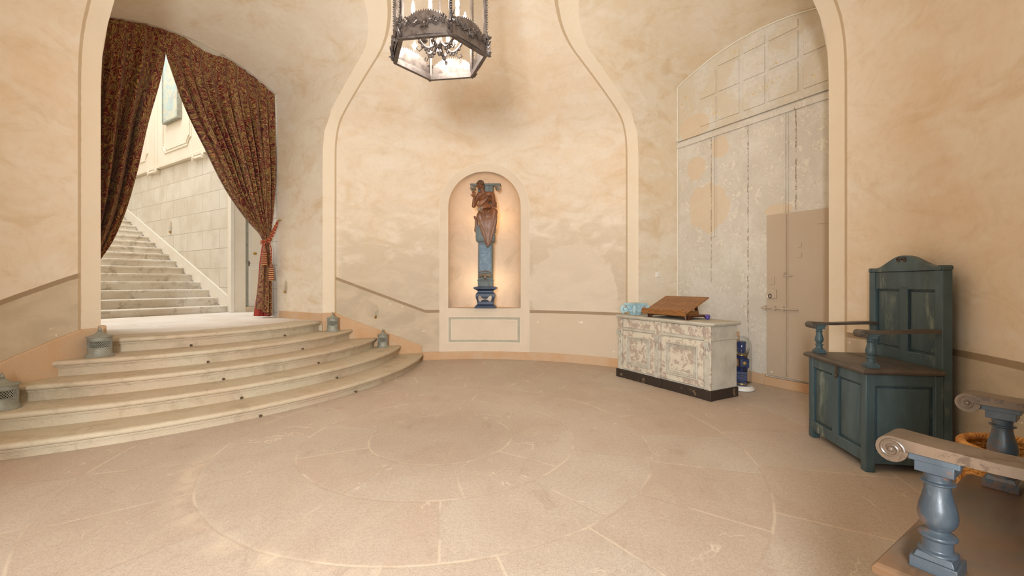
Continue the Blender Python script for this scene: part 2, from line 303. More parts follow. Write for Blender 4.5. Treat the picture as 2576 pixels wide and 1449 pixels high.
c=t.mix(t.ss(n,.4,.6),lin((168,186,182)),lin((196,192,168))); c=t.mix(t.mt('MULTIPLY',t.ss(n2,.55,.65),.6),c,lin((176,156,150))); M['faded_fresco']=t.color(c)

# ---------------------------------------------------------------- mesh helpers (units of camera height)
class MB:
    def __init__(s): s.bm=bmesh.new(); s.fl={}; s.uvs=None; s.mats=[]
    def v(s,p): return s.bm.verts.new(p)
    def f(s,vs):
        try: return s.bm.faces.new(vs)
        except ValueError: return None
    def box(s,c,d,rot=None,taper=None):
        x,y,z=(k/2 for k in d); vs=[]
        for sz in (-1,1):
            k=1 if sz<0 or taper is None else taper
            for sx,sy in ((-1,-1),(1,-1),(1,1),(-1,1)):
                p=Vector((sx*x*k,sy*y*k,sz*z))
                if rot is not None: p=rot@p
                vs.append(s.v(p+Vector(c)))
        for q in ((3,2,1,0),(4,5,6,7),(0,1,5,4),(1,2,6,5),(2,3,7,6),(3,0,4,7)): s.f([vs[i] for i in q])
        return s
    def bb(s,x0,x1,y0,y1,z0,z1): return s.box(((x0+x1)/2,(y0+y1)/2,(z0+z1)/2),(abs(x1-x0),abs(y1-y0),abs(z1-z0)))
    def grid(s,rows,closed=False,uv=None):
        vs=[[s.v(p) for p in r] for r in rows]; n=len(rows[0])
        for i in range(len(rows)-1):
            for j in range(n if closed else n-1):
                k=(j+1)%n; s.f([vs[i][j],vs[i][k],vs[i+1][k],vs[i+1][j]])
        return vs
    def lathe(s,prof,c=(0,0,0),n=24,sx=1,sy=1,rot=None,caps=True):
        rows=[]
        for r,z in prof:
            row=[]
            for k in range(n):
                a=2*PI*k/n; p=Vector((r*cos(a)*sx,r*sin(a)*sy,z))
                if rot is not None: p=rot@p
                row.append(p+Vector(c))
            rows.append(row)
        vs=s.grid(rows,True)
        if caps:
            if prof[0][0]>1e-5: s.f(vs[0][::-1])
            if prof[-1][0]>1e-5: s.f(vs[-1])
        return s
    def tube(s,pts,r,n=8,closed=False,caps=True):
        pts=[Vector(p) for p in pts]; m=len(pts); rr=r if isinstance(r,(list,tuple)) else [r]*m; rows=[]; prev=None
        for i,p in enumerate(pts):
            a=pts[(i-1)%m] if (closed or i>0) else p; b=pts[(i+1)%m] if (closed or i<m-1) else p
            d=(b-a); d=d.normalized() if d.length>1e-9 else Vector((0,0,1))
            if prev is None:
                u=d.cross(Vector((0,0,1))); u=u if u.length>.05 else d.cross(Vector((1,0,0)))
            else: u=prev-d*prev.dot(d)
            u.normalize(); prev=u; w_=d.cross(u)
            rows.append([p+u*(rr[i]*cos(2*PI*k/n))+w_*(rr[i]*sin(2*PI*k/n)) for k in range(n)])
        if closed: rows.append(rows[0])
        vs=s.grid(rows,True)
        if caps and not closed: s.f(vs[0][::-1]); s.f(vs[-1])
        return s
    def ball(s,c,r,sx=1,sy=1,sz=1,n=16,m=10,rot=None):
        prof=[(max(r*sin(PI*k/m),1e-6),-r*cos(PI*k/m)) for k in range(m+1)]
        rows=[]
        for rr,z in prof:
            row=[]
            for k in range(n):
                p=Vector((rr*cos(2*PI*k/n)*sx,rr*sin(2*PI*k/n)*sy,z*sz))
                if rot is not None: p=rot@p
                row.append(p+Vector(c))
            rows.append(row)
        s.grid(rows,True); return s
    def cap(s,a,b,ra,rb,n=12):             # tapered capsule
        a=Vector(a); b=Vector(b); d=(b-a); L=d.length; d.normalize(); pts=[];rs=[]
        for k in range(5): t_=PI/2*(1-k/4); pts.append(a-d*ra*sin(t_)); rs.append(max(ra*cos(t_),1e-4))
        for k in range(1,5): t_=PI/2*k/4; pts.append(b+d*rb*sin(t_)); rs.append(max(rb*cos(t_),1e-4))
        pts.insert(5,a+(b-a)*.5); rs.insert(5,(ra+rb)/2); pts.insert(6,b); rs.insert(6,rb)
        s.tube(pts,rs,n); return s
    def prism(s,poly,fn,d0,d1):            # poly list of (u,v), fn(u,v,d)->xyz
        A=[s.v(fn(u,v,d0)) for u,v in poly]; B=[s.v(fn(u,v,d1)) for u,v in poly]; n=len(poly)
        s.f(A[::-1]); s.f(B)
        for i in range(n): j=(i+1)%n; s.f([A[i],A[j],B[j],B[i]])
        return s
    def layer(s,name):
        return s.bm.verts.layers.float.get(name) or s.bm.verts.layers.float.new(name)
    def build(s,name,mat,parent=None,ang=38,recalc=True,weld=True,bevel=0,uvf=None,solid=0):
        bm=s.bm
        if weld: bmesh.ops.remove_doubles(bm,verts=bm.verts,dist=1e-5)
        if recalc: bmesh.ops.recalc_face_normals(bm,faces=bm.faces)
        if uvf:
            ul=bm.loops.layers.uv.new('UVMap')
            for f in bm.faces:
                for l in f.loops: l[ul].uv=uvf(l.vert.co)
        for f in bm.faces: f.smooth=True
        for e in bm.edges:
            if len(e.link_faces)==2 and e.calc_face_angle(0)>R_(ang): e.smooth=False
        for v in bm.verts: v.co*=H
        me=bpy.data.meshes.new(name); bm.to_mesh(me); bm.free(); me.materials.append(M[mat])
        o=bpy.data.objects.new(name,me); COL.objects.link(o)
        if parent: o.parent=parent
        if bevel:
            b=o.modifiers.new('bevel','BEVEL'); b.width=bevel*H; b.segments=2; b.limit_method='ANGLE'; b.angle_limit=R_(40)
        if solid:
            b=o.modifiers.new('thickness','SOLIDIFY'); b.thickness=solid*H; b.offset=0
        return o
def struct(o,label=None):
    o['kind']='structure'
    if label: o['label']=label
    return o
def tag(o,label,cat,group=None):
    o['label']=label; o['category']=cat
    if group: o['group']=group
    return o
def thing(name,label,cat,loc=(0,0,0),rz=0,group=None):
    o=bpy.data.objects.new(name,None); COL.objects.link(o); o.location=Vector(loc)*H; o.rotation_euler=(0,0,rz); o.empty_display_size=.1
    return tag(o,label,cat,group)
def copy_tree(o,parent=None):
    c=o.copy(); COL.objects.link(c)
    if parent: c.parent=parent; c.matrix_parent_inverse=o.matrix_parent_inverse
    for ch in list(o.children): copy_tree(ch,c)
    return c
def lerp(a,b,t_): return a+(b-a)*t_
def curve(pts,t_):                          # pts [(t,val...)], smooth
    if t_<=pts[0][0]: return pts[0][1]
    for i in range(len(pts)-1):
        a,b=pts[i],pts[i+1]
        if t_<=b[0]:
            m0=(b[1]-pts[i-1][1])/(b[0]-pts[i-1][0]) if i>0 else (b[1]-a[1])/(b[0]-a[0])
            m1=(pts[i+2][1]-a[1])/(pts[i+2][0]-a[0]) if i+2<len(pts) else (b[1]-a[1])/(b[0]-a[0])
            h=b[0]-a[0]; x=(t_-a[0])/h
            return (2*x**3-3*x*x+1)*a[1]+(x**3-2*x*x+x)*h*m0+(-2*x**3+3*x*x)*b[1]+(x**3-x*x)*h*m1
    return pts[-1][1]

# ---------------------------------------------------------------- the round room
C=Vector((-.458,2.827,0)); RW=2.87
def pol(az,r,z): a=R_(az); return Vector((C.x+r*sin(a),C.y+r*cos(a),z))
class Fr:                                   # frame of an opening: p outward, q sideways
    def __init__(s,az): a=R_(az); s.az=az; s.a=Vector((sin(a),cos(a),0)); s.b=Vector((cos(a),-sin(a),0))
    def __call__(s,p,q,z): v=C+s.a*p+s.b*q; return Vector((v.x,v.y,z))
FL=Fr(-57.8); FR=Fr(61.5); FN=Fr(2.0); FE=Fr(181.8)
PROF=[(0,2.87),(2.45,2.87),(2.65,2.863),(2.80,2.835),(2.92,2.785),(3.05,2.675),(3.276,2.445),(3.45,2.26),(3.74,1.955),(3.87,1.80),(4.1,1.5),(4.3,1.15),(4.42,.8),(4.5,.4)]
def rz_(z): return curve(PROF,z)
ZS,Q0,HF=3.45,.975,.60
def qarch(z):
    if z<=ZS: return Q0
    if z>=ZS+HF: return 0
    return Q0*math.sqrt(max(0,1-((z-ZS)/HF)**2))
NZ0,NSP,NQ=.668,1.985,.472                  # niche sill, spring, half width
def qniche(z):
    if z<=NSP: return NQ
    if z>=NSP+NQ: return 0
    return math.sqrt(max(0,NQ*NQ-(z-NSP)**2))
zrows=[i*.668/8 for i in range(9)]+[.668+(1.985-.668)*i/12 for i in range(1,13)]
zrows+=[NSP+NQ*sin(PI/2*i/12) for i in range(1,13)]+[2.457+(3.45-2.457)*i/16 for i in range(1,17)]
zrows+=[ZS+HF*sin(PI/2*i/18) for i in range(1,19)]
def dado(az):
    if -35.3<az<=-13.4 : return lerp(.645,1.076,(-13.4-az)/21.9)
    if -80.5<=az<=-35.3: return 1.076
    if az<-80.5: return max(.645,1.076-.0197*(-80.5-az))
    return .645
def edge_dist(az,z,r):
    best=9
    for F in (FL,FR,FE):
        d=(az-F.az+180)%360-180
        if abs(d)>80: continue
        q=abs(r*sin(R_(d)))
        if z<=ZS: e=q-Q0
        else:
            k=math.hypot(q/Q0,(z-ZS)/HF); e=(k-1)*lerp(Q0,HF,min(1,(z-ZS)/HF))
        best=min(best,e)
    return best
def wall_piece(name,A,B,nu,fA,fB,zr):
    mb=MB(); la=mb.layer('azd'); lz=mb.layer('hz'); le=mb.layer('edge'); ld=mb.layer('dd'); rows=[]
    for z in zr:
        r=rz_(z); a0=A+math.degrees(math.asin(min(1,fA(z)/r))); b0=B-math.degrees(math.asin(min(1,fB(z)/r))); row=[]
        for k in range(nu+1):
            az=lerp(a0,b0,k/nu); v=mb.v(pol(az,r,z)); azn=(az+180)%360-180
            v[la]=azn; v[lz]=z; v[le]=edge_dist(az,z,r); v[ld]=z-dado(azn) if not(-9.7<azn<13.7) else 1; row.append(v)
        rows.append(row)
    for i in range(len(rows)-1):
        for k in range(nu): mb.f([rows[i][k],rows[i][k+1],rows[i+1][k+1],rows[i+1][k]])
    return struct(mb.build(name,'plaster',recalc=False,ang=60))
zero=lambda z:0
def add_piece(bmrows): pass
wall_piece('wall_back_left',-57.8,2.0,40,qarch,qniche,zrows)
wall_piece('wall_back_right',2.0,61.5,40,qniche,qarch,zrows)
zlow=zrows[:9]
mb=MB(); rows=[]
for z in zlow:
    d=math.degrees(math.asin(NQ/RW)); rows.append([pol(2.0+lerp(-d,d,k/12),RW,z) for k in range(13)])
mb.grid(rows); struct(mb.build('wall_below_niche','niche_frame_paint'))
wall_piece('wall_right',61.5,181.8,60,qarch,qarch,zrows)
wall_piece('wall_left',181.8-360,-57.8,60,qarch,qarch,zrows)
# upper dome
mb=MB(); la=mb.layer('azd'); lz=mb.layer('hz'); le=mb.layer('edge'); ld=mb.layer('dd'); rows=[]
for i in range(13):
    z=lerp(ZS+HF,4.5,1-(1-i/12)**1.6); r=rz_(z); row=[]
    for k in range(121):
        az=-57.8+360*k/120; v=mb.v(pol(az,r,z)); v[la]=60; v[lz]=z; v[le]=edge_dist(((az+180)%360)-180,z,r); v[ld]=1; row.append(v)
    rows.append(row)
for i in range(12):
    for k in range(120): mb.f([rows[i][k],rows[i][k+1],rows[i+1][k+1],rows[i+1][k]])
mb.f(rows[-1][:-1]); struct(mb.build('ceiling','plaster',recalc=False,ang=60))
# splayed recess vaults behind each opening
def recess(name,F,pb,qb,zsb,hb,mat,z0=0,nseg=10):
    th=[]; pts=[]
    lo=[(1,z) for z in [z0+(ZS-z0)*i/14 for i in range(15)]]
    ring=[(1,z,None) for _,z in lo[:-1]]+[(cos(PI*k/32),None,PI*k/32) for k in range(33)]+[(-1,z,None) for _,z in lo[:-1][::-1]]
    mb=MB(); rows=[]
    for j in range(nseg+1):
        s_=j/nseg; row=[]
        for c_,z,a in ring:
            if a is None:
                zf=z; qf=c_*Q0; zb=z0+(z-z0)*(zsb-z0)/(ZS-z0); qk=c_*qb
            else:
                zf=ZS+HF*sin(a); qf=Q0*c_; qk=qb*c_
                Rb=(qb*qb+hb*hb)/(2*hb); zb=zsb+math.sqrt(max(0,Rb*Rb-qk*qk))-(Rb-hb)
            pf=math.sqrt(max(0,rz_(zf)**2-qf*qf))
            row.append(F(lerp(pf,pb,s_),lerp(qf,qk,s_),lerp(zf,zb,s_)))
        rows.append(row)
    mb.grid(rows); o=struct(mb.build(name,mat,recalc=False,ang=50))
    return [(lerp(0,qb*c_,1),(z0+(z-z0)*(zsb-z0)/(ZS-z0)) if a is None else zsb+math.sqrt(max(0,((qb*qb+hb*hb)/(2*hb))**2-(qb*c_)**2))-((qb*qb+hb*hb)/(2*hb)-hb)) for c_,z,a in ring]
bcL=recess('wall_stair_recess',FL,3.70,1.0,3.44,.28,'plaster_recess',z0=.3)
bcR=recess('wall_door_recess',FR,3.28,.92,3.34,.19,'plaster_recess')
bcE=recess('wall_entrance_recess',FE,3.5,.95,3.2,.3,'plaster_recess')
# jamb of the stair arch in painted ashlar, then the wall facing the stair hall
mb=MB(); mb.grid([[FL(p,q,z) for q,z in bcL] for p in (3.70,4.0)])
struct(mb.build('trim_stair_arch','ashlar',recalc=False,uvf=lambda co:((co-C).dot(FL.a),co.z)))
mb=MB()
outer=[]
for q,z in bcL:
    if z<3.44-1e-3: outer.append((3.6*(1 if q>0 else -1),z))
    else: outer.append((q*3.6,6.0))
mb.grid([[FL(4.0,q,z) for q,z in bcL],[FL(4.0,q,z) for q,z in outer]]); struct(mb.build('wall_stair_hall_near','ashlar',recalc=False,uvf=lambda co:((co-C).dot(FL.b),co.z)))
# blocked doorway wall
mb=MB(); vs=[mb.v(FR(3.28,q,z)) for q,z in bcR]; mb.f(vs)
for k in range(1): pass
wd=struct(mb.build('wall_door_recess_back','decayed_wall',recalc=False,uvf=lambda co:((co-C).dot(FR.b),co.z)))
# floor
mb=MB(); mb.grid([[Vector((x,y,0)) for x in (-4.2,-2,0,2,4.2)] for y in (-2.2,0,2,4,6.4)]); struct(mb.build('floor','ring_slabs'))
# raised mouldings and coffers of the old doorway: parts of that wall
def wallbox(q0,q1,z0,z1,th,mat='decayed_wall',name='moulding',par=wd,F=FR,p=3.28,bevel=.003):
    mb=MB(); mb.prism([(q0,z0),(q1,z0),(q1,z1),(q0,z1)],lambda u,v,d:F(p-d,u,v),-.004,th)
    return mb.build(name,mat,par,bevel=bevel,uvf=lambda co:((co-C).dot(F.b),co.z))
for a in ((-.92,.92,2.60,2.66,.022),(-.92,.9,2.675,2.69,.03),(-.445,-.415,1.5,2.60,.016),(-.40,-.39,1.5,2.60,.01),(.325,.34,1.66,2.60,.012),(.355,.365,1.66,2.60,.012)): wallbox(*a)
for zc,hh in ((2.90,.27),(3.20,.25)):
    for q0,q1 in ((-.60,-.40),(-.37,-.13),(-.08,.14),(.18,.45),(.50,.78)):
        lim=3.34+.19*(1-((max(abs(q0),abs(q1)))/.92)**2)-.03; z1=min(zc+hh/2,lim)
        if z1>zc-hh/2+.05: wallbox(q0,q1,zc-hh/2,z1,.014,name='coffer')
for q0,q1 in ((-.37,-.13),(-.08,.14),(.18,.45)): wallbox(q0,q1,3.355,3.43,.014,name='coffer')
# light fillet along the vault edge
mb=MB(); mb.tube([FR(3.272,q*.992,z-.006) for q,z in bcR if z>.1],.007,6); struct(mb.build('trim_1','fine_line_paint'))
# the door in the blocked doorway
dr=bpy.data.objects.new('door_1',None); COL.objects.link(dr); struct(dr,'taupe plastered plank door with an iron bolt in the arched recess')
mb=MB(); mb.prism([(.168,.10),(.90,.10),(.90,1.648),(.168,1.655)],lambda u,v,d:FR(3.28-d,u,v),.0,.022); mb.build('door_leaf','taupe_door',dr,bevel=.004)
mb=MB(); mb.prism([(.345,.12),(.357,.12),(.357,1.64),(.345,1.64)],lambda u,v,d:FR(3.28-d,u,v),.02,.032).prism([(.366,.12),(.372,.12),(.372,1.64),(.366,1.64)],lambda u,v,d:FR(3.28-d,u,v),.02,.030); mb.build('cover_strip','taupe_door',dr)
mb=MB(); mb.tube([FR(3.235,.13,.757),FR(3.235,.47,.75)],.008,8)
for q in (.16,.25,.33): mb.prism([(q-.012,.735),(q+.012,.735),(q+.012,.775),(q-.012,.775)],lambda u,v,d:FR(3.258-d,u,v),0,.028)
mb.build('bolt','taupe_door',dr)
mb=MB(); mb.prism([(.18,.85),(.27,.85),(.27,.93),(.22,.95),(.18,.93)],lambda u,v,d:FR(3.258-d,u,v),0,.02); lk=mb.build('lock_plate','taupe_door',dr,bevel=.004)
mb=MB(); pts=[FR(3.240-.01*sin(PI*k/10),.215+.011*cos(2*PI*k/10),.872+.018*sin(2*PI*k/10)) for k in range(10)]; mb.tube(pts,.005,6,closed=True); mb.build('door_handle','iron',dr)
mb=MB(); mb.prism([(.195,.985),(.245,.985),(.245,1.06),(.195,1.06)],lambda u,v,d:FR(3.258-d,u,v),0,.008).ball(FR(3.249,.22,1.03),.008); mb.build('keyhole_plate','taupe_door',dr)
mb=MB(); mb.prism([(.32,1.06),(.41,1.06),(.41,1.07),(.32,1.07)],lambda u,v,d:FR(3.258-d,u,v),0,.015).tube([FR(3.235,.345,1.07),FR(3.235,.35,1.095),FR(3.235,.375,1.095),FR(3.235,.38,1.07)],.004,6); mb.build('latch','taupe_door',dr)
for z in (1.25,1.345): 
    mb=MB(); mb.prism([(.455,z-.02),(.49,z-.02),(.49,z+.02),(.455,z+.02)],lambda u,v,d:FR(3.258-d,u,v),0,.008); mb.build('small_plate','taupe_door',dr)
for z in (.33,1.52):
    mb=MB(); mb.prism([(.62,z),(.90,z-.012),(.90,z+.012),(.62,z+.006)],lambda u,v,d:FR(3.258-d,u,v),0,.006); mb.build('strap_hinge','taupe_door',dr)
mb=MB(); mb.prism([(.15,0),(.92,0),(.92,.085),(.15,.085)],lambda u,v,d:FR(3.28-d,u,v),-.002,.035); struct(mb.build('trim_2','skirting_stone',bevel=.004),'worn stone threshold under the plank door')
mb=MB(); mb.prism([(-.93,0),(.15,0),(.15,.10),(-.93,.10)],lambda u,v,d:FR(3.28-d,u,v),-.002,.022); struct(mb.build('baseboard_door_recess','skirting_stone',bevel=.003))
# wall skirtings that follow the curve
def skirt(az):
    if az<=-80: return max(.10,.645-.0166*(-80.5-az)) if az<-80.5 else .645
    if az<-34.5: return .645
    if az<-14.2: return lerp(.185,.635,(-14.2-az)/(35.3-14.2))
    return .10
def skirting(name,a0,a1,n,zf=None):
    mb=MB(); rows=[]
    for k in range(n+1):
        az=lerp(a0,a1,k/n); h=skirt(az)
        rows.append([pol(az,RW+.01,0),pol(az,RW-.022,0),pol(az,RW-.022,h-.005),pol(az,RW-.018,h),pol(az,RW+.01,h)])
    vs=mb.grid(rows); mb.f(vs[0]); mb.f(vs[-1][::-1])
    return struct(mb.build(name,'skirting_stone'))
skirting('baseboard_back_left',-38.0,-14.3,24); skirting('baseboard_back',-14.1,41.2,50); skirting('baseboard_right',81.8,160,50); skirting('baseboard_left',-118,-77.8,30)
mb=MB()
for s_,q0 in ((1,.985),):
    mb.prism([(2.69,.50),(3.64,.50),(3.64,.635),(2.69,.64)],lambda u,v,d:FL(u,q0+(u-2.69)*.02-d,v),-.01,.018)
struct(mb.build('baseboard_stair_recess','skirting_stone',bevel=.003))
mb=MB(); mb.prism([(2.66,.40),(2.73,.40),(2.73,.66),(2.66,.66)],lambda u,v,d:FL(u,-.985+d,v),-.01,.035); struct(mb.build('trim_3','skirting_stone',bevel=.003))
# dado rail scrap by the far right jamb is paint only (wall material)

# ---- niche: half-round back, frame and panel
mb=MB(); rows=[]; nzr=[NZ0+(NSP-NZ0)*i/14 for i in range(15)]+[NSP+NQ*sin(PI/2*i/14) for i in range(1,15)]
for z in nzr:
    s_=1 if z<=NSP else math.sqrt(max(0,1-((z-NSP)/NQ)**2)); q1=NQ*s_
    rows.append([FN(math.sqrt(RW*RW-(q1*cos(a))**2) if False else math.sqrt(RW*RW-q1*q1)+.40*s_*sin(a),q1*cos(a),z) for a in [PI*k/28 for k in range(29)]])
mb.grid(rows); mb.f([mb.v(p) for p in rows[0]]+[])
struct(mb.build('wall_niche','niche_plaster',ang=60,recalc=False))
mb=MB(); inn=[];out=[]
def arcpts(hw,spr,zb,n=28): return [(hw,lerp(zb,spr,k/10)) for k in range(10)]+[(hw*cos(PI*k/n),spr+hw*sin(PI*k/n)) for k in range(n+1)]+[(-hw,lerp(spr,zb,k/10)) for k in range(1,11)]
def onwall(q,z,off): r=RW-off; return FN(math.sqrt(r*r-q*q),q,z)
I=arcpts(NQ,NSP,NZ0); O=arcpts(.578,NSP,NZ0)
g=[[onwall(q,z,-.002) for q,z in O],[onwall(q,z,.012) for q,z in O],[onwall(q,z,.012) for q,z in I],[onwall(q,z,-.03) for q,z in I]]
mb.grid(g)
n=20; lowr=[[onwall(lerp(-.578,.578,k/n),z,.012) for k in range(n+1)] for z in (.10,.3,.5,NZ0)]; mb.grid(lowr)
mb.grid([[onwall(lerp(-.578,.578,k/n),NZ0,o_) for k in range(n+1)] for o_ in (.012,-.03)])
for sg in (-1,1): mb.grid([[onwall(sg*.578,z,o_) for z in (.10,.3,.5,NZ0)] for o_ in (.012,-.002)])
fr=struct(mb.build('trim_4','niche_frame_paint',recalc=False),'painted arched surround of the statue niche')
def frame_rect(q0,q1,z0,z1,wd_,off,mat,name):
    mb=MB()
    for A,B in (((q0,z0),(q1,z0+wd_)),((q0,z1-wd_),(q1,z1)),((q0,z0+wd_),(q0+wd_,z1-wd_)),((q1-wd_,z0+wd_),(q1,z1-wd_))):
        nn=16 if abs(A[0]-B[0])>.2 else 1
        mb.grid([[onwall(lerp(A[0],B[0],k/nn),z,off) for k in range(nn+1)] for z in (A[1],B[1])])
    mb.build(name,mat,fr,recalc=False)
frame_rect(-.474,.468,.217,.555,.040,.0135,'niche_line_paint','painted_border')
frame_rect(-.476,.470,.215,.557,.006,.0142,'fine_line_paint','fine_line'); frame_rect(-.436,.430,.255,.517,.006,.0142,'fine_line_paint','fine_line')
mb=MB(); O2=[(q,z) for q,z in arcpts(.582,NSP,.10)]; mb.tube([onwall(q,z,.001) for q,z in O2],.005,6); mb.build('outer_bead','fine_line_paint',fr)
# ---- curved entrance staircase
KP=4.47; K=FL(KP,0,0); RHO=[3.12,2.85,2.57,2.31,2.0]; ZT=[.095,.207,.32,.435,.55]
stair=thing('curved_staircase','curved stone steps with rounded nosings rising from the round floor to the landing','staircase',(0,0,0))
noseprof=[(-.34,0),(-.03,0),(-.012,-.002),(-.003,-.009),(0,-.018),(-.002,-.027),(-.009,-.035),(-.018,-.039),(-.018,-.045),(-.026,-.048),(-.026,-.053),(-.033,-.055),(-.036,-.062),(-.036,-.14)]
for i,(rho,zt) in enumerate(zip(RHO,ZT)):
    # half angle where the nosing circle meets the wall circle
    cd=(RW**2+KP**2-rho**2)/(2*RW*KP); dl=math.acos(cd); th=math.asin(min(1,(RW+.012)*sin(dl)/rho))
    if i==4: th=math.asin(1.0/rho)
    mb=MB(); rows=[]; n=72
    for k in range(n+1):
        a=lerp(-th,th,k/n); wob=.004*mnoise.noise(Vector((a*9,i*3.1,0)))
        row=[]
        for off,dz in noseprof:
            rr=rho+off+wob; ch=0
            if dz<-.001 and off>-.03: ch=.004*mnoise.noise(Vector((a*40,i*5.,dz*40)))
            z=max(zt+dz,(ZT[i-1] if i else 0)-.01)
            row.append(Vector((K.x-FL.a.x*(rr+ch)*cos(a)+FL.b.x*(rr+ch)*sin(a),K.y-FL.a.y*(rr+ch)*cos(a)+FL.b.y*(rr+ch)*sin(a),z)))
        rows.append(row)
    mb.grid(rows); o=mb.build('step','step_stone',stair,recalc=False,ang=50)
# landing and hall floor
mb=MB(); mb.grid([[FL(p,q,.5495) for q in (-1.02,-.5,0,.5,1.02)] for p in (2.70,3.2,3.7,4.02)]); mb.grid([[FL(p,q,.5495) for q in (-3.4,-1,1.2,2.6)] for p in (4.02,4.7,5.6)])
struct(mb.build('floor_landing','landing_stone',recalc=False))
# iron stair rod eyelets: a pair on every riser
ey=None
for i in range(5):
    for sg in (-1,1):
        q=.42*sg; rr=RHO[i]-.036; p=KP-math.sqrt(rr*rr-q*q); z0=(ZT[i-1] if i else 0)
        if ey is None:
            mb=MB(); mb.tube([(0,0,0),(-.0,-.022,0)],.0045,6); mb.tube([(.011*cos(2*PI*k/12),-.030,.011*sin(2*PI*k/12)+.0) for k in range(12)],.004,6,closed=True)
            ey=mb.build('stair_rod_eyelet','iron'); e=ey
        else: e=ey.copy(); COL.objects.link(e)
        P=FL(p,q,z0+.013); e.location=P*H; e.scale=(.7,.7,.7)
        d=(K-P); d.z=0; e.rotation_euler=(0,0,math.atan2(d.y,d.x)-PI/2)
        tag(e,'small iron rod eyelet at the foot of the %s riser, %s one of its pair'%(('lowest','second','third','fourth','topmost')[i],('left-hand','right-hand')[sg>0]),'eyelet','stair rod eyelets on the curved steps')
# ---------------------------------------------------------------- stair hall beyond
HQ=1.157
flight=thing('straight_staircase','pale worn stone flight climbing beyond the curtained arch','staircase')
for i in range(18):
    z=.6475+.123*i; p0=5.296+.30*i
    mb=MB(); prof=[(p0+.34,z),(p0+.01,z),(p0+.002,z-.004),(p0,z-.012),(p0+.002,z-.032),(p0+.012,z-.038),(p0+.016,z-.05),(p0+.016,z-.135)]
    rows=[]
    for k in range(25):
        q=lerp(-2.6,HQ-.02,k/24); rows.append([FL(p+.006*mnoise.noise(Vector((q*5,i*2.,zz*9))),q,zz) for p,zz in prof])
    mb.grid(rows); mb.build('step','step_stone_upper',flight,recalc=False,ang=50)
mb=MB(); hw=[(5.22,0),(11.5,0),(11.5,6.2),(5.22,6.2)]
mb.prism(hw,lambda u,v,d:FL(u,HQ+d,v),0,.1); hallw=struct(mb.build('wall_stair_hall_right','ashlar',uvf=lambda co:((co-C).dot(FL.a),co.z)))
mb=MB(); mb.prism([(5.22,.62),(5.30,.80),(5.30+18*.30,.80+18*.123),(5.30+18*.30,.60+18*.123),(5.30,.55)],lambda u,v,d:FL(u,HQ-d,v),0,.022); struct(mb.build('baseboard_stair_hall','white_trim',bevel=.003))
def hb(p0,p1,z0,z1,th,mat='cream_paint',name='moulding',par=hallw,off=0): 
    mb=MB(); mb.prism([(p0,z0),(p1,z0),(p1,z1),(p0,z1)],lambda u,v,d:FL(u,HQ-d,v),off-.001,off+th); return mb.build(name,mat,par,bevel=.003)
hb(5.22,11.5,3.13,6.2,.03,name='upper_wall_panel')
hb(5.22,11.5,3.085,3.14,.06,name='string_course')
for p in (5.3,7.86,10.3):
    hb(p,p+.03,3.14,6.2,.012,off=.03,name='pilaster_edge'); hb(p+.14,p+.17,3.14,6.2,.012,off=.03,name='pilaster_edge')
def notched(p0,p1,z0,z1,c_,r=.012):
    pts=[(p0+c_,z0),(p1-c_,z0),(p1-c_,z0+c_*.3)]+[(p1-c_*.3,z0+c_),(p1,z0+c_),(p1,z1),(p0,z1),(p0,z0+c_),(p0+c_*.3,z0+c_),(p0+c_,z0+c_*.3)]
    mb=MB(); mb.tube([FL(u,HQ-.035,v) for u,v in pts],r,6,closed=True); mb.build('panel_moulding','cream_paint',hallw)
notched(6.50,7.66,3.32,6.0,.12); notched(6.56,7.60,3.37,5.95,.11,.006); notched(8.3,9.9,3.32,6.0,.12)
# stone console brackets under the string course
def console(p0,label):
    o=thing('console_bracket',label,'bracket',(0,0,0),0,'console brackets under the stair hall string course')
    mb=MB()
    mb.prism([(p0+.06,3.035),(p0+.34,3.035),(p0+.34,3.075),(p0+.06,3.075)],lambda u,v,d:FL(u,HQ-d,v),-.001,.06); mb.build('bar','cream_paint',o,bevel=.003)
    for pp in (p0+.03,p0+.37):
        mb=MB(); pr=[(pp+.035*cos(2*PI*k/14),3.05+.045*sin(2*PI*k/14)) for k in range(14)]
        mb.prism(pr,lambda u,v,d:FL(u,HQ-d,v),-.001,.07); mb.tube([FL(pp+.022*cos(k*.7)*(1-k/16),HQ-.072,3.05+.03*sin(k*.7)*(1-k/16)) for k in range(14)],.005,5); mb.build('scroll_end','cream_paint',o,bevel=.003)
console(7.84,'cream plaster console under the string course, farther along the wall'); console(6.0,'cream plaster console under the string course, beside the right curtain')
# painting
pt=thing('painting','tall faded blue and ochre painting hung on the cream stair hall wall','painting')
mb=MB(); mb.prism([(6.87,3.84),(7.46,3.84),(7.46,5.2),(6.87,5.2)],lambda u,v,d:FL(u,HQ-d,v),.045,.085); mb.build('canvas','faded_fresco',pt)
mb=MB()
for a in ((6.85,7.48,3.815,3.84),(6.85,7.48,5.2,5.225),(6.85,6.87,3.84,5.2),(7.46,7.48,3.84,5.2)): mb.prism([(a[0],a[2]),(a[1],a[2]),(a[1],a[3]),(a[0],a[3])],lambda u,v,d:FL(u,HQ-d,v),.032,.10)
mb.build('frame','zinc',pt)
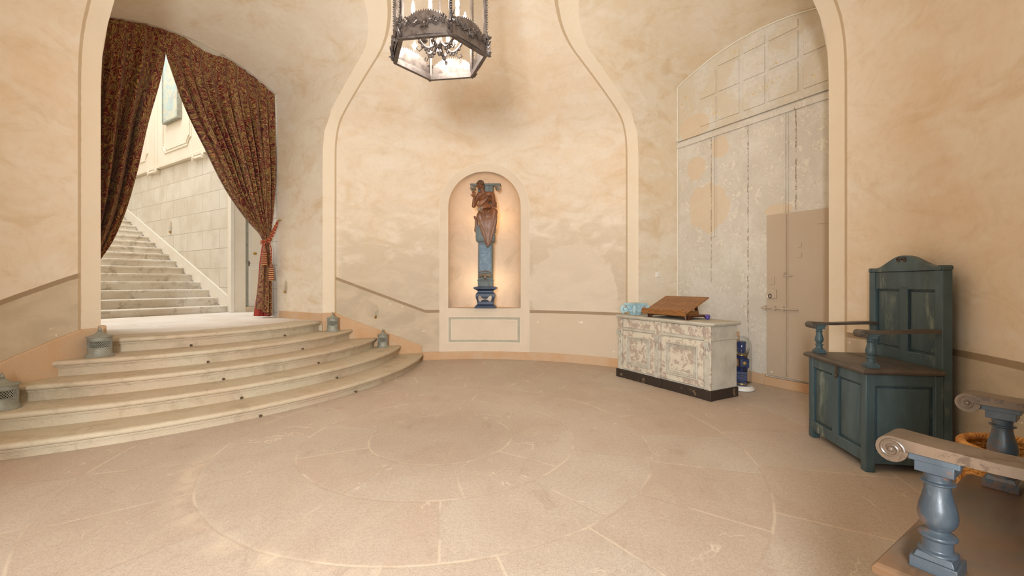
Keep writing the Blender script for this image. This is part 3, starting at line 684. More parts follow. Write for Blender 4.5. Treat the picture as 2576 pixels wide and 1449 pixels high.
# small lamp niche on the hall wall: oval sconce
def bulb_lamp(name,label,place,group='bare lamp bulbs in the oval wall niches',sc_=1):
    o=thing(name,label,'wall lamp',(0,0,0),0,group)
    # place(u,v,d): u sideways, v up, d out of the wall
    mb=MB(); pr=[(.034*sc_*cos(2*PI*k/24),.075*sc_*sin(2*PI*k/24)+ (0.02*sc_ if sin(2*PI*k/24)>0 else 0)) for k in range(24)]
    A=[mb.v(place(u,v,.003)) for u,v in pr]; B=[mb.v(place(u*.82,v*.9,.001)) for u,v in pr]
    for k in range(24): mb.f([A[k],A[(k+1)%24],B[(k+1)%24],B[k]])
    mb.f([mb.v(place(u*.82,v*.9,.0012)) for u,v in pr]); mb.build('oval_plate','recess_shade',o,recalc=False)  # flat oval, recess shade put into its colour
    mb=MB(); mb.tube([place(-.004*sc_,-.06*sc_,.012),place(.0,-.035*sc_,.022)],[.011*sc_,.009*sc_],10); mb.build('socket','brass',o)
    mb=MB(); P=[place(.0+.018*sc_*s_,(-.035+.075*s_)*sc_,.022+.006*s_) for s_ in (0,.2,.4,.6,.8,1)]; mb.tube(P,[.009*sc_,.015*sc_,.0165*sc_,.014*sc_,.008*sc_,.001],12); mb.build('bulb','dome_glass',o)
    return o
def tang(az,r=RW):
    def f(u,v,d,z0=0): return pol(az+math.degrees(u/r),r-d,v+z0)
    return f
ta=tang(-25.7); bulb_lamp('niche_bulb_lamp','bare bulb in a small oval wall recess above the steps, left of the statue niche',lambda u,v,d:ta(u,v,d,.625),sc_=1.1)
bulb_lamp('niche_bulb_lamp','bare bulb in a small oval recess low on the wall beside the right curtain',lambda u,v,d:FL(3.49-u,Q0+(1.0-Q0)*.83-d-.001,v+.93))
bulb_lamp('niche_bulb_lamp','bare bulb in a small oval recess on the ashlar wall above the straight stairs',lambda u,v,d:FL(7.38-u,HQ-d,v+1.965),sc_=1.3)
# pier and door at the foot of the stairs
mb=MB(); mb.prism([(5.19,HQ-.0),(5.30,HQ-.02),(5.30,1.345),(5.19,1.345)],lambda u,v,d:FL(u,v,d),.5,6.2); struct(mb.build('wall_stair_pier','cream_paint'))
mb=MB(); mb.prism([(5.17,HQ-.035),(5.22,HQ-.035),(5.22,HQ+.02),(5.17,HQ+.02)],lambda u,v,d:FL(u,v,d),.55,2.6); struct(mb.build('trim_5','white_trim',bevel=.004))
mb=MB(); mb.prism([(1.345,0),(2.7,0),(2.7,6.2),(1.345,6.2)],lambda u,v,d:FL(5.25+d,u,v),0,.1); struct(mb.build('wall_stair_hall_door','cream_paint'))
d2=bpy.data.objects.new('door_2',None); COL.objects.link(d2); struct(d2,'cream panelled door with a brass knob beside the foot of the stairs')
mb=MB()
for a in ((1.36,1.40,.63,2.25),(1.95,1.99,.63,2.25),(1.36,1.99,2.25,2.30)): mb.prism([(a[0],a[2]),(a[1],a[2]),(a[1],a[3]),(a[0],a[3])],lambda u,v,d:FL(5.25-d,u,v),-.001,.03)
mb.build('door_frame','zinc',d2,bevel=.003)
mb=MB(); mb.prism([(1.40,.63),(1.95,.63),(1.95,2.25),(1.40,2.25)],lambda u,v,d:FL(5.25-d,u,v),-.001,.012); mb.build('door_leaf','white_trim',d2)
for a in ((1.45,1.90,.72,1.2),(1.45,1.90,1.3,2.2)):
    mb=MB(); mb.prism([(a[0],a[2]),(a[1],a[2]),(a[1],a[3]),(a[0],a[3])],lambda u,v,d:FL(5.25-d,u,v),.011,.022); mb.build('door_panel','cream_paint',d2,bevel=.006)
mb=MB(); mb.ball(FL(5.19,1.487,1.46),.022).tube([FL(5.24,1.487,1.46),FL(5.2,1.487,1.46)],.008,8).lathe([(.02,0),(.02,.004)],FL(5.236,1.487,1.46),16,rot=Matrix.Rotation(PI/2,3,'X')); mb.build('door_knob','brass',d2)
mb=MB(); mb.prism([(1.412,1.26),(1.424,1.26),(1.424,1.34),(1.412,1.34)],lambda u,v,d:FL(5.238-d,u,v),0,.008).tube([FL(5.22,1.40,1.305),FL(5.22,1.43,1.305)],.004,6); mb.build('keyhole_lever','iron',d2)
mb=MB(); mb.prism([(1.345,.55),(2.2,.55),(2.2,.625),(1.345,.625)],lambda u,v,d:FL(5.25-d,u,v),0,.12); struct(mb.build('trim_6','step_stone',bevel=.004),'low stone door step at the foot of the stairs')
mb=MB(); mb.prism([(4.0,0),(5.3,0),(5.3,6.2),(4.0,6.2)],lambda u,v,d:FL(u,2.6+d,v),0,.1); struct(mb.build('wall_stair_hall_end','cream_paint'))
mb=MB(); mb.prism([(4.0,0),(11.5,0),(11.5,6.2),(4.0,6.2)],lambda u,v,d:FL(u,-2.7-d,v),0,.1); struct(mb.build('wall_stair_hall_left','cream_paint'))
mb=MB(); mb.prism([(-2.8,2.5),(1.2,2.5),(1.2,6.2),(-2.8,6.2)],lambda u,v,d:FL(11.0+d,u,v),0,.1); struct(mb.build('wall_stair_hall_far','cream_paint'))
# ---------------------------------------------------------------- curtains
def topz(q): return 3.44+math.sqrt(max(0,1.926**2-q*q))-(1.926-.28)
PC=3.74
def cloth(par,name,mat,rowsf,ns,nt,amp,nf,ph=0,poff=0,uvs=1.0,sr=(0,1),tr=(0,1)):
    mb=MB(); rows=[]; LU=mb.layer('us'); LV=mb.layer('ut')
    for j in range(nt+1):
        t_=lerp(tr[0],tr[1],j/nt); qa,qb,za,zb,am=rowsf(t_); row=[]
        for i in range(ns+1):
            s_=lerp(sr[0],sr[1],i/ns); q=lerp(qa,qb,s_); z=za(s_) if callable(za) else lerp(za,zb,s_)
            w_=s_*nf*2*PI+ph+.9*sin(t_*3+s_*5)
            off=am*amp*(sin(w_)+.35*sin(2.3*w_+1+t_*2)); q+=am*.012*cos(w_)*(1 if 0<s_<1 else 0)
            v=mb.v(FL(PC+poff+off,q,z)); v[LU]=s_*uvs*1.9*H*.9; v[LV]=t_*uvs*2.0*H; row.append(v)
        rows.append(row)
    for j in range(nt):
        for i in range(ns): mb.f([rows[j][i],rows[j][i+1],rows[j+1][i+1],rows[j+1][i]])
    lu,lt=mb.layer('us'),mb.layer('ut'); bm=mb.bm; uv=bm.loops.layers.uv.new('UVMap')
    for f in bm.faces:
        for l in f.loops: l[uv].uv=(l.vert[lu],l.vert[lt])
    return mb.build(name,mat,par,recalc=False,weld=False,ang=80)
rc=thing('right_curtain','dark red and gold brocade curtain swept right and tied back, hanging in the stair arch','curtain')
rc.name='brocade_curtain'
inner=[(0,-.186),(.115,-.186),(.19,-.14),(.375,.008),(.55,.204),(.74,.414),(.885,.639),(.965,.807),(1,.850)]
outerq=[(0,.985),(.4,.985),(.75,.975),(.9,.945),(1,.915)]
def rtop(s_): q=lerp(-.186,.985,s_); return topz(q)+.05-.105*math.exp(-((q-.20)/.25)**2)
def rrows(t_):
    q0=curve(inner,t_); q1=curve(outerq,t_)
    return q0,q1,(lambda s_: lerp(rtop(s_)+ (0 if s_>0 else 0),1.54+.0*s_,t_)),0,(.10+.90*min(1,t_*2.2))*(1-.55*max(0,t_-.6)/.4)
cloth(rc,'drape','brocade',rrows,220,90,.055,10)
lo_l=[(0,.850),(.3,.812),(.65,.785),(1,.752)]; lo_r=[(0,.915),(.35,.948),(1,.972)]
cloth(rc,'hanging_tail','brocade',lambda t_:(curve(lo_l,t_)+.02,curve(lo_r,t_)-.02,1.545-(1.545-.68)*t_,1.545-(1.545-.560)*t_,.5+.5*t_),90,50,.05,3,ph=1,uvs=.55)
cloth(rc,'lining','red_lining',lambda t_:(curve(lo_l,t_)+.026,curve(lo_r,t_)+.006,1.5-(1.5-.575)*t_,1.5-(1.5-.558)*t_,.5+.5*t_),50,30,.03,2,ph=2,poff=.07)
lc=thing('brocade_curtain','dark red and gold brocade curtain half hidden behind the left jamb of the stair arch','curtain')
li=[(0,-.186),(.10,-.186),(.205,-.229),(.415,-.348),(.60,-.430),(.745,-.509),(.84,-.586),(.895,-.647),(1,-.80)]
def lrows(t_):
    q0=-.99+.06*t_*t_; q1=curve(li,t_); return q0,q1,(lambda s_: lerp(topz(lerp(-.99,-.186,s_))+.05,1.06,t_)),0,(.10+.90*min(1,t_*2.2))*(1-.5*max(0,t_-.6)/.4)
cloth(lc,'drape','brocade',lrows,160,90,.07,5,ph=.6,uvs=.8)
cloth(lc,'hanging_tail','brocade',lambda t_:(-.93-.04*t_,-.80+.02*t_,1.065-.50*t_,1.065-.50*t_,.5),50,30,.05,2,ph=1,uvs=.4)
# curtain rod hooks hidden; the tieback is its own thing
tb=thing('curtain_tieback','twisted red and gold rope tieback with two striped tassels round the right curtain','tieback')
def rope(name,pts,r,twist=.9): 
    mb=MB(); P=[Vector(p) for p in pts]
    mb.tube(P,r,8)
    # a second strand wound round the first
    Q=[]; L=0
    for i,p in enumerate(P):
        if i: L+=(P[i]-P[i-1]).length
    n=int(L/.006)+2; acc=0; k=0
    def at(u):
        d=u*L; a=0
        for i in range(1,len(P)):
            l=(P[i]-P[i-1]).length
            if a+l>=d or i==len(P)-1:
                t_=(d-a)/max(l,1e-9); return P[i-1].lerp(P[i],t_),(P[i]-P[i-1]).normalized()
            a+=l
    for k in range(n+1):
        c_,d=at(k/n); uu=d.cross(Vector((0,0,1))); uu=uu.normalized() if uu.length>.1 else Vector((1,0,0)); ww=d.cross(uu); an_=k*.9
        Q.append(c_+(uu*cos(an_)+ww*sin(an_))*r*.75)
    mb.build(name,'red_lining',tb); m2=MB(); m2.tube(Q,r*.42,6); m2.build('gold_strand','gold_cord',tb)
TP=FL(PC-.02,.955,1.60)
def loop_pts(dz,tilt,rx=.055,rp=.06,n=26): return [FL(PC-.0+rp*sin(2*PI*k/n),.882+rx*cos(2*PI*k/n),1.555+dz+tilt*cos(2*PI*k/n)) for k in range(n+1)]
rope('cord',loop_pts(.0,.03),.012); rope('cord',loop_pts(-.028,.03),.012)
rope('cord',[FL(PC-.045,.925,1.58),FL(PC-.06,.945,1.64),FL(PC-.08,.96,1.71),FL(PC-.10,.965,1.775)],.012)
rope('cord',[FL(PC-.04,.90,1.56),FL(PC-.05,.93,1.66),FL(PC-.08,.95,1.73),FL(PC-.11,.965,1.79)],.010)
mb=MB(); mb.tube([FL(PC-.14,.995,1.80),FL(PC-.14,.975,1.80),FL(PC-.13,.965,1.795),FL(PC-.10,.965,1.79)],.007,8); mb.build('wall_hook','brass',tb)
def tassel(p,q,z1,z0,sc_=1):
    rope('cord',[FL(PC-.05,lerp(.88,q,.3),z1),FL(p,q,lerp(z1,z0,.4)),FL(p,q,z0)],.008)
    mb=MB(); mb.lathe([(.004,.0),(.015,-.012),(.022,-.03),(.021,-.05),(.015,-.058)],FL(p,q,z0),16); hd=mb.build('tassel_head','tassel_head',tb)
    mb=MB(); rows=[]
    for i in range(13):
        row=[]; rr=.022+.010*(i/12)+(.0035 if i%2 else -.0015)
        for k in range(40): row.append(Vector((0,0,0))+FL(p,q,z0-.056-.165*i/12)+Vector(((rr+.002*sin(k*5))*cos(2*PI*k/40),(rr+.002*sin(k*5))*sin(2*PI*k/40),.003*sin(k*2.1))))
        rows.append(row)
    vs=mb.grid(rows,True); mb.f(vs[-1]); mb.build('tassel_fringe','tassel_fringe',tb)
tassel(PC-.08,.815,1.55,1.44); tassel(PC-.09,.895,1.55,1.25)

# ---------------------------------------------------------------- hanging lantern
LZ=2.45; LR=.305; LH=.95
lan=thing('hanging_lantern','large hexagonal wrought metal lantern with glass panes and leafy crests, hung at the dome centre','lantern',(C.x-.014,C.y,LZ))
hexa=[R_(90-a) for a in (-81.5,-21.5,38.5,98.5,158.5,218.5)]     # azimuths turned into angles
HV=[Vector((cos(a),sin(a),0)) for a in hexa]
def hp(k,r,z): v=HV[k%6]*r; return Vector((v.x,v.y,z))
mb=MB()
prof=[(-.014,.0),(.012,.0),(.014,.014),(.006,.022),(.006,.040),(-.010,.040),(-.014,.012)]
rows=[[hp(k,LR+e,z) for e,z in prof] for k in range(6)]; rows.append(rows[0])
mb.grid([r+[r[0]] for r in rows]); mb.build('bottom_ring','wrought_iron',lan,ang=30)
mb=MB(); rows=[[hp(k,LR+e,LH+z) for e,z in prof] for k in range(6)]; rows.append(rows[0]); mb.grid([r+[r[0]] for r in rows]); mb.build('top_ring','wrought_iron',lan,ang=30)
for k in range(6):
    mb=MB(); c_=hp(k,LR-.004,0); mb.box((c_.x,c_.y,LH/2+.012),(.018,.018,LH-.02),rot=Matrix.Rotation(hexa[k],3,'Z')); post=mb.build('corner_post','wrought_iron',lan,bevel=.002)
    mb=MB()
    for i in range(56):                          # beaded edging on the post
        z=.05+i*(LH-.08)/56; o_=hp(k,LR+.010+.002*(i%2),z); mb.ball(o_,.0065,sz=.8,n=6,m=4)
    mb.build('beading','wrought_iron',post)
    a=hp(k,LR-.006,0); b=hp(k+1,LR-.006,0)
    mb=MB(); mb.grid([[lerp(a,b,.03)+Vector((0,0,z)),lerp(a,b,.97)+Vector((0,0,z))] for z in (.03,LH)]); mb.build('glass_pane','lantern_glass',lan,recalc=False)
    # arched serrated crest plate along the lower edge
    d=(b-a); nrm=Vector((d.y,-d.x,0)).normalized(); 
    if nrm.dot((a+b)/2)<0: nrm=-nrm
    def crest(u,v,o_): P=lerp(hp(k,LR+.004,0),hp(k+1,LR+.004,0),u); return P+nrm*(o_+.012*sin(PI*u))+Vector((0,0,v))
    mb=MB(); top=[]; bot=[]; nn=60
    for i in range(nn+1):
        u=.01+.98*i/nn; hgt=.060+.080*(1-abs(2*u-1)**2.4)+(.010 if i%3==1 else (-.004 if i%3==0 else .004)); top.append((u,hgt))
    A=[[mb.v(crest(u,v_*h_+.012,.004 if j==0 else -.002)) for j,v_ in ((0,.0),(0,.5),(0,1),(1,1),(1,.5),(1,.0))] for u,h_ in top]
    for i in range(nn):
        for m_ in range(5): mb.f([A[i][m_],A[i+1][m_],A[i+1][m_+1],A[i][m_+1]])
    cp=mb.build('crest_plate','gilt_leaf',lan,ang=30)
    mb=MB()                                     # repousse scrolls and leaves on the crest
    for sg in (-1,1):
        pts=[crest(.5+sg*(.04+.36*t_),.055+.042*sin(PI*t_*.9)+.018*sin(t_*9),.010) for t_ in [i/18 for i in range(19)]]
        mb.tube(pts,[.006*(1-.5*i/18) for i in range(19)],6)
        for i in range(1,19,2):
            p_=pts[i]; mb.tube([p_,p_+nrm*.006+d.normalized()*sg*.010+Vector((0,0,.016)),p_+d.normalized()*sg*.022+Vector((0,0,.012))],[.003,.007,.001],5); mb.tube([p_,p_+nrm*.006-d.normalized()*sg*.006-Vector((0,0,.014)),p_+d.normalized()*sg*.010-Vector((0,0,.022))],[.003,.006,.001],5)
    mb.ball(crest(.5,.075,.010),.013,n=12,m=8)
    for j in range(7): mb.tube([crest(.5,.075,.010),crest(.5+.03*cos(j*.9),.075+.02*sin(j*.9),.018),crest(.5+.05*cos(j*.9),.075+.034*sin(j*.9),.008)],[.004,.008,.001],5)
    mb.build('leaf_scroll','gilt_leaf',cp)
    mb=MB(); cc=hp(k,LR+.022,.03)                # acanthus clusters at the corners
    rnd=random.Random(k)
    for i in range(26):
        a2=rnd.uniform(-1.3,1.3); z=rnd.uniform(.005,.125); o_=Matrix.Rotation(a2,3,'Z')@(HV[k]*rnd.uniform(.004,.026)); L_=rnd.uniform(.016,.030)
        p0=hp(k,LR+.008,z); dd_=(o_.normalized()*L_)+Vector((0,0,rnd.uniform(-.012,.018))); mb.tube([p0,p0+dd_*.6,p0+dd_*1.2+Vector((0,0,.006))],[.004,.009,.0012],5)
    mb.build('acanthus_cluster','wrought_iron',lan)
# inner candle cluster
mb=MB(); mb.lathe([(.0001,.025),(.008,.03),(.018,.05),(.010,.07),(.024,.11),(.014,.15),(.009,.18),(.009,LH+.02),(.02,LH+.04)],n=14); mb.build('central_stem','wrought_iron',lan)
CA=[20,80,140,200,260,320]
for i,a in enumerate(CA):
    d=Vector((cos(R_(a)),sin(R_(a)),0))
    mb=MB(); pts=[d*(.012+.158*t_)+Vector((0,0,.125-.075*sin(PI*t_*1.05)*(1-.15*t_)+.045*t_**2.2)) for t_ in [k/16 for k in range(17)]]
    mb.tube(pts,[.008-.002*k/16+.003*sin(PI*k/16) for k in range(17)],8)
    mb.tube([pts[9]+d*.0+Vector((0,0,-.006)),pts[9]+d*.03+Vector((0,0,-.036)),pts[9]+d*.05+Vector((0,0,-.02)),pts[9]+d*.038+Vector((0,0,-.006))],.004,6)
    for j in range(4,14,2): mb.ball(pts[j]+Vector((0,0,-.010)),.010,sz=1.4,n=6,m=4)
    e_=pts[-1]; mb.lathe([(.002,-.012),(.020,-.004),(.032,.006),(.034,.012),(.012,.010)],e_,14); arm=mb.build('candle_arm','wrought_iron',lan)
    mb=MB(); mb.lathe([(.012,.008),(.012,.085),(.009,.09)],e_,14); mb.build('candle_sleeve','candle_card',lan)
    mb=MB(); mb.lathe([(.007,.09),(.012,.105),(.013,.12),(.009,.145),(.002,.17)],e_,12); mb.build('bulb','bulb_glow',lan)
    W=Vector((C.x-.014,C.y,LZ))+e_+Vector((0,0,.125))
    light('lantern_bulb','POINT',W,28,(1,.94,.86),.016)
mb=MB(); 
for k in range(6): mb.tube([hp(k,LR,LH+.03),hp(k,LR*.72,LH+.18),hp(k,LR*.32,LH+.27),hp(k,LR*.12,LH+.42),Vector((0,0,LH+.46))],[.012,.012,.010,.009,.009],8)
mb.build('crown','wrought_iron',lan)
mb=MB(); z=LH+.45
while LZ+z<4.44:
    o_=len(mb.bm.verts); mb.tube([(0 if int(z*25)%2 else .014*cos(2*PI*i/12),.014*cos(2*PI*i/12) if int(z*25)%2 else 0,z+.026*sin(2*PI*i/12)) for i in range(12)],.004,6,closed=True); z+=.04
mb.build('chain','wrought_iron',lan)
mb=MB(); mb.lathe([(.0001,2.0),(.05,2.01),(.07,2.04),(.02,2.06)],n=18); mb.build('ceiling_rose','wrought_iron',lan)

# ---------------------------------------------------------------- settle, used for both seats
def settle(name,label,org,ang,top='worn_seat',paint='teal_paint',dec='teal_paint',D=.37,W=.56,cat='settle',armm=None):
    S=thing(name,label,cat,(org[0],org[1],0),ang)
    def B(w0,w1,d0,d1,z0,z1,mb): return mb.bb(w0,w1,-d0,-d1,z0,z1)
    sh=.548; st=.032; bz=sh-st; lg=.045
    # box frame: corner stiles, rails, muntin
    for w0 in (0,W-lg):
        for d0 in (0,D-lg):
            mb=MB(); B(w0,w0+lg,d0,d0+lg,0.0,bz,mb); mb.build('leg',paint,S,bevel=.004)
    mb=MB()
    for z0,z1 in ((.045,.105),(bz-.055,bz)): 
        B(lg-.003,W-lg+.003,.004,.034,z0,z1,mb); B(lg-.003,W-lg+.003,D-.034,D-.004,z0,z1,mb)
        for w0 in (.004,W-.034): B(w0,w0+.030,lg-.003,D-lg+.003,z0,z1,mb)
    B(W/2-.025,W/2+.025,.004,.034,.10,bz-.05,mb); mb.build('rail',paint,S,bevel=.003)
    def panel(P,u0,u1,z0,z1,nm='panel'):          # raised and fielded panel, P(u,z,out)
        mb=MB(); g=.014; rg=[(0,0,-.016),(g,g,-.016),(g+.004,g+.004,-.009),(g+.020,g+.020,-.004)]
        rows=[[P(u0+a,z0+b,o_),P(u1-a,z0+b,o_),P(u1-a,z1-b,o_),P(u0+a,z1-b,o_),P(u0+a,z0+b,o_)] for a,b,o_ in rg]; vs=mb.grid(rows)
        mb.f([mb.v(p) for p in rows[-1][:4]]); pn=mb.build(nm,paint,S,recalc=False,ang=20)
        mb=MB()                                   # dark moulding round the panel
        for a,c_ in (((u0,z0),(u1,z0)),((u1,z0),(u1,z1)),((u1,z1),(u0,z1)),((u0,z1),(u0,z0))): mb.tube([P(a[0],a[1],-.004),P(c_[0],c_[1],-.004)],.0055,6)
        mb.build('panel_moulding',paint,pn)
    front=lambda u,z,o_:Vector((u,.004*0+o_*1.0-.004 if False else -.004+o_*1.0*1.0,z)) if False else Vector((u,o_-.004,z))
    # local y points out of the front, so out = +y
    panel(front,lg,W/2-.025,.105,bz-.055); panel(front,W/2+.025,W-lg,.105,bz-.055)
    panel(lambda u,z,o_:Vector((.004-o_,-u,z)),lg,D-lg,.105,bz-.055,'side_panel')
    panel(lambda u,z,o_:Vector((W-.004+o_,-u,z)),lg,D-lg,.105,bz-.055,'side_panel')
    mb=MB(); B(.03,W-.03,.03,D-.03,.06,.075,mb); mb.build('bottom_board',paint,S)
    # seat lid with moulded edge
    mb=MB(); pr=[(0,-.000),(.010,.002),(.017,.010),(.018,.018),(.012,.026),(.000,.032)]
    rows=[]
    for e,z in pr: rows.append([Vector((-.004-e,.006+e,bz+z)),Vector((W+.004+e,.006+e,bz+z)),Vector((W+.004+e,-D+.012,bz+z)),Vector((-.004-e,-D+.012,bz+z)),Vector((-.004-e,.006+e,bz+z))])
    vs=mb.grid(rows); mb.f([mb.v(p) for p in rows[0][:4]]); mb.f([mb.v(p) for p in rows[-1][:4]])
    lid=mb.build('seat_lid',top,S,bevel=.002)
    mb=MB(); mb.tube([(.02,-D*.62,sh+.0004),(W-.02,-D*.60,sh+.0004)],.0012,4); mb.build('board_joint','dark_inside',lid)
    mb=MB(); B(W*.43,W*.46,-.006,-.002,bz-.05,bz-.005,mb); mb.ball((W*.445,.008,bz-.06),.009,sz=1.5); mb.build('hasp','iron',S)
    # back
    bt=1.065
    for w0 in (0,W-.048):
        mb=MB(); B(w0,w0+.048,D-.012,D+.036,0 if w0==0 else 0,bt,mb); mb.build('back_post',paint,S,bevel=.004)
    mb=MB(); B(.046,W-.046,D-.004,D+.026,bt-.10,bt,mb); B(.046,W-.046,D-.004,D+.026,sh-.05,sh+.055,mb); B(W/2-.028,W/2+.028,D-.004,D+.026,sh+.05,bt-.09,mb); mb.build('back_rail',paint,S,bevel=.003)
    bk=lambda u,z,o_:Vector((u,-(D-.004)+o_,z))
    panel(bk,.048,W/2-.028,sh+.055,bt-.10,'back_panel'); panel(bk,W/2+.028,W-.048,sh+.055,bt-.10,'back_panel')
    mb=MB(); poly=[(-.004,bt),(W+.004,bt),(W+.004,bt+.018)]+[(W/2+(W/2-.02)*(1-2*t_),bt+.020+.072*(sin(PI*t_)**2.4)*(1+.0*t_)) for t_ in [k/40 for k in range(1,40)]]+[(-.004,bt+.018)]
    mb.prism(poly,lambda u,v,d:Vector((u,-(D-.014)-d,v)),0,.044); mb.build('crest_rail',paint,S,bevel=.003)
    mb=MB()
    for sg in (-1,1): mb.tube([Vector((W/2+sg*.022+sg*-.019*(1-i/20)*cos(i*.55),-(D-.014)+.001,bt+.066+.019*(1-i/20)*sin(i*.55))) for i in range(18)],.0028,6)
    mb.build('carved_scroll','dark_walnut',S)
    for w0 in (.014,W-.014): 
        mb=MB(); mb.tube([(w0,-(D-.016),bt+.013),(w0,-(D+.040),bt+.013)],.013,16); mb.build('crest_knob',dec,S)
    # arms and turned supports
    for w0 in (.035,W-.035):
        c_=Vector((w0,-.045,0))
        mb=MB(); mb.box((c_.x,c_.y,sh+.009),(.056,.056,.018),taper=.98).box((c_.x,c_.y,sh+.022),(.048,.048,.010),taper=.85)
        mb.lathe([(.024,sh+.026),(.0235,sh+.029),(.0185,sh+.032),(.0185,sh+.048),(.0235,sh+.051),(.0235,sh+.055),(.016,sh+.059),(.014,sh+.062),(.019,sh+.068),(.0235,sh+.077),(.0245,sh+.086),(.0225,sh+.099),(.019,sh+.112),(.0165,sh+.124),(.0158,sh+.132),(.0158,sh+.134),(.0215,sh+.136),(.0215,sh+.138),(.0158,sh+.140),(.017,sh+.151),(.022,sh+.155)],(c_.x,c_.y,0),28)
        mb.box((c_.x,c_.y,sh+.162),(.044,.046,.018)).box((c_.x,c_.y,sh+.175),(.048,.060,.012)); mb.build('arm_support',dec,S,bevel=.002,ang=30)
        # arm: a plank with a curled scroll end, drawn in side view (d,z)
        top_=[]; bot=[]
        za=sh+.197
        prof=[]; sc0=(-.004,sh+.180); Rr=.021
        # order: start on top of the scroll, round the nose, back underneath, then along the underside
        prof=[(sc0[0]+Rr*cos(R_(90+a_)),sc0[1]+Rr*sin(R_(90+a_))) for a_ in range(0,271,18)]
        und=[(D*f_,sh+.182+dz) for f_,dz in ((.02,-.001),(.3,-.002),(.55,.002),(.8,.006),(1.0,.004))]
        upp=[(D*f_,sh+.200+dz) for f_,dz in ((1.0,.006),(.8,.006),(.55,.0),(.3,-.004),(.1,-.002))]
        poly=prof+und+upp
        mb=MB(); hwd=.031
        A=[mb.v(Vector((w0-hwd,-d_,z_))) for d_,z_ in poly]; Bv=[mb.v(Vector((w0+hwd,-d_,z_))) for d_,z_ in poly]
        mb.f(A[::-1]); mb.f(Bv); n_=len(poly)
        for i in range(n_): j=(i+1)%n_; mb.f([A[i],A[j],Bv[j],Bv[i]])
        arm=mb.build('arm_rest',armm or top,S,bevel=.003,ang=45)
        for sg in (-1,1):
            mb=MB(); mb.tube([Vector((w0+sg*(hwd+.0012),-(sc0[0]+(.017-.012*i/22)*cos(i*.42)),sc0[1]+(.017-.012*i/22)*sin(i*.42))) for i in range(23)],.0020,6)
            mb.ball((w0+sg*(hwd+.001),-sc0[0],sc0[1]),.005); mb.build('scroll_carving',armm or top,arm)
    return S
plain('settle_dark_top',(88,78,68),.4,ns=8,amt=.35,dark=(52,44,38))
painted('arm_paint',lin((96,78,62)),lin((108,122,128)),lin((66,50,38)),.54,.35,4)
plain('arm_oak',(112,88,64),.35,ns=9,amt=.4,dark=(78,70,66),bump=.1)
settle('box_settle','tall teal-painted panelled box settle against the right wall beyond the doorway',(1.866,2.287),math.atan2(.990,.139),top='settle_dark_top',paint='teal_paint',dec='teal_paint')
settle('box_settle','blue-grey settle in the near right corner with worn brown seat, cut off by the frame',(.620,.705),math.atan2(.552,.834),top='worn_seat',paint='blue_grey_paint',dec='blue_grey_paint',armm='arm_paint')

# ---------------------------------------------------------------- wicker basket
bk=thing('wicker_basket','golden woven wicker basket on the floor behind the near settle','basket',(1.985,1.69,0))
def brad(z): return curve([(0,.13),(.1,.155),(.2,.168),(.3,.165),(.35,.165)],z)
mb=MB()
for i in range(30):
    z=.012+i*.0108; P=[]
    for k in range(128):
        a=2*PI*k/128; rr=brad(z)+.006*sin(32*a+PI*(i%2)); P.append((rr*cos(a),rr*sin(a),z+.0008*sin(7*a+i)))
    mb.tube(P,.0058,5,closed=True)
mb.build('weave','wicker',bk)
mb=MB()
for k in range(64): 
    a=2*PI*(k+.5)/64; mb.tube([(brad(z)*cos(a),brad(z)*sin(a),z) for z in [.0+.34*j/8 for j in range(9)]],.0045,5)
mb.lathe([(.0001,.004),(.13,.004),(.13,.012),(.0001,.012)],n=32); mb.build('stake','wicker',bk)
mb=MB()
for ph in (0,PI*2/3,PI*4/3): mb.tube([((brad(.35)+.010*cos(24*a+ph))*cos(a),(brad(.35)+.010*cos(24*a+ph))*sin(a),.343+.010*sin(24*a+ph)) for a in [2*PI*k/220 for k in range(220)]],.007,6,closed=True)
mb.build('braided_rim','wicker',bk)
for a0 in (PI,0):
    mb=MB()
    for ph in (0,PI): mb.tube([(cos(a0)*(brad(.3)+.012+.03*sin(PI*t_))+ .006*cos(26*t_+ph),(t_-.5)*.16,.28-.12*sin(PI*t_)+.006*sin(26*t_+ph)) for t_ in [k/40 for k in range(41)]],.007,6)
    mb.build('handle','wicker',bk)

# ---------------------------------------------------------------- commode / sideboard
CW,CD=1.127,.36
cm=thing('sideboard','chipped white and taupe painted sideboard with two panelled doors and a black plinth','sideboard',(1.674,3.652,0),math.atan2(.877,-.479))
def CB(w0,w1,d0,d1,z0,z1,mb): return mb.bb(w0,w1,-d0,-d1,z0,z1)
mb=MB(); CB(-.008,CW+.008,-.010,CD,0,.085,mb); CB(-.012,.07,-.016,.02,0,.085,mb); CB(CW-.07,CW+.012,-.016,.02,0,.085,mb); CB(CW*.47,CW*.545,-.016,.02,0,.085,mb); mb.build('plinth','black_plinth_paint',cm,bevel=.003)
mb=MB(); CB(.006,CW-.006,.012,CD-.005,.08,.632,mb); mb.build('carcass','side_paint',cm,bevel=.002)
mb=MB(); pr=[(.018,.628),(.028,.636),(.034,.646),(.034,.656),(.028,.660)]
rows=[]
for e,z in pr:
    c_=.035; rows.append([Vector((-e+c_,e,z)),Vector((CW+e-c_,e,z)),Vector((CW+e,e-c_,z)),Vector((CW+e,-CD+.0,z)),Vector((-e,-CD+.0,z)),Vector((-e,e-c_,z)),Vector((-e+c_,e,z))])
mb.grid(rows); mb.f([mb.v(p) for p in rows[0][:6]]); mb.f([mb.v(p) for p in rows[-1][:6]]); mb.build('top_board','side_paint',cm,ang=25)
mb=MB(); CB(.0,CW,.004,.014,.508,.518,mb); 
rows=[[Vector((w_,-.012+e,z)) for w_ in (-.002,CW+.002)] for e,z in ((0,.500),(.012,.505),(.014,.512),(.006,.518),(.004,.524),(0,.526))]; mb.grid(rows)
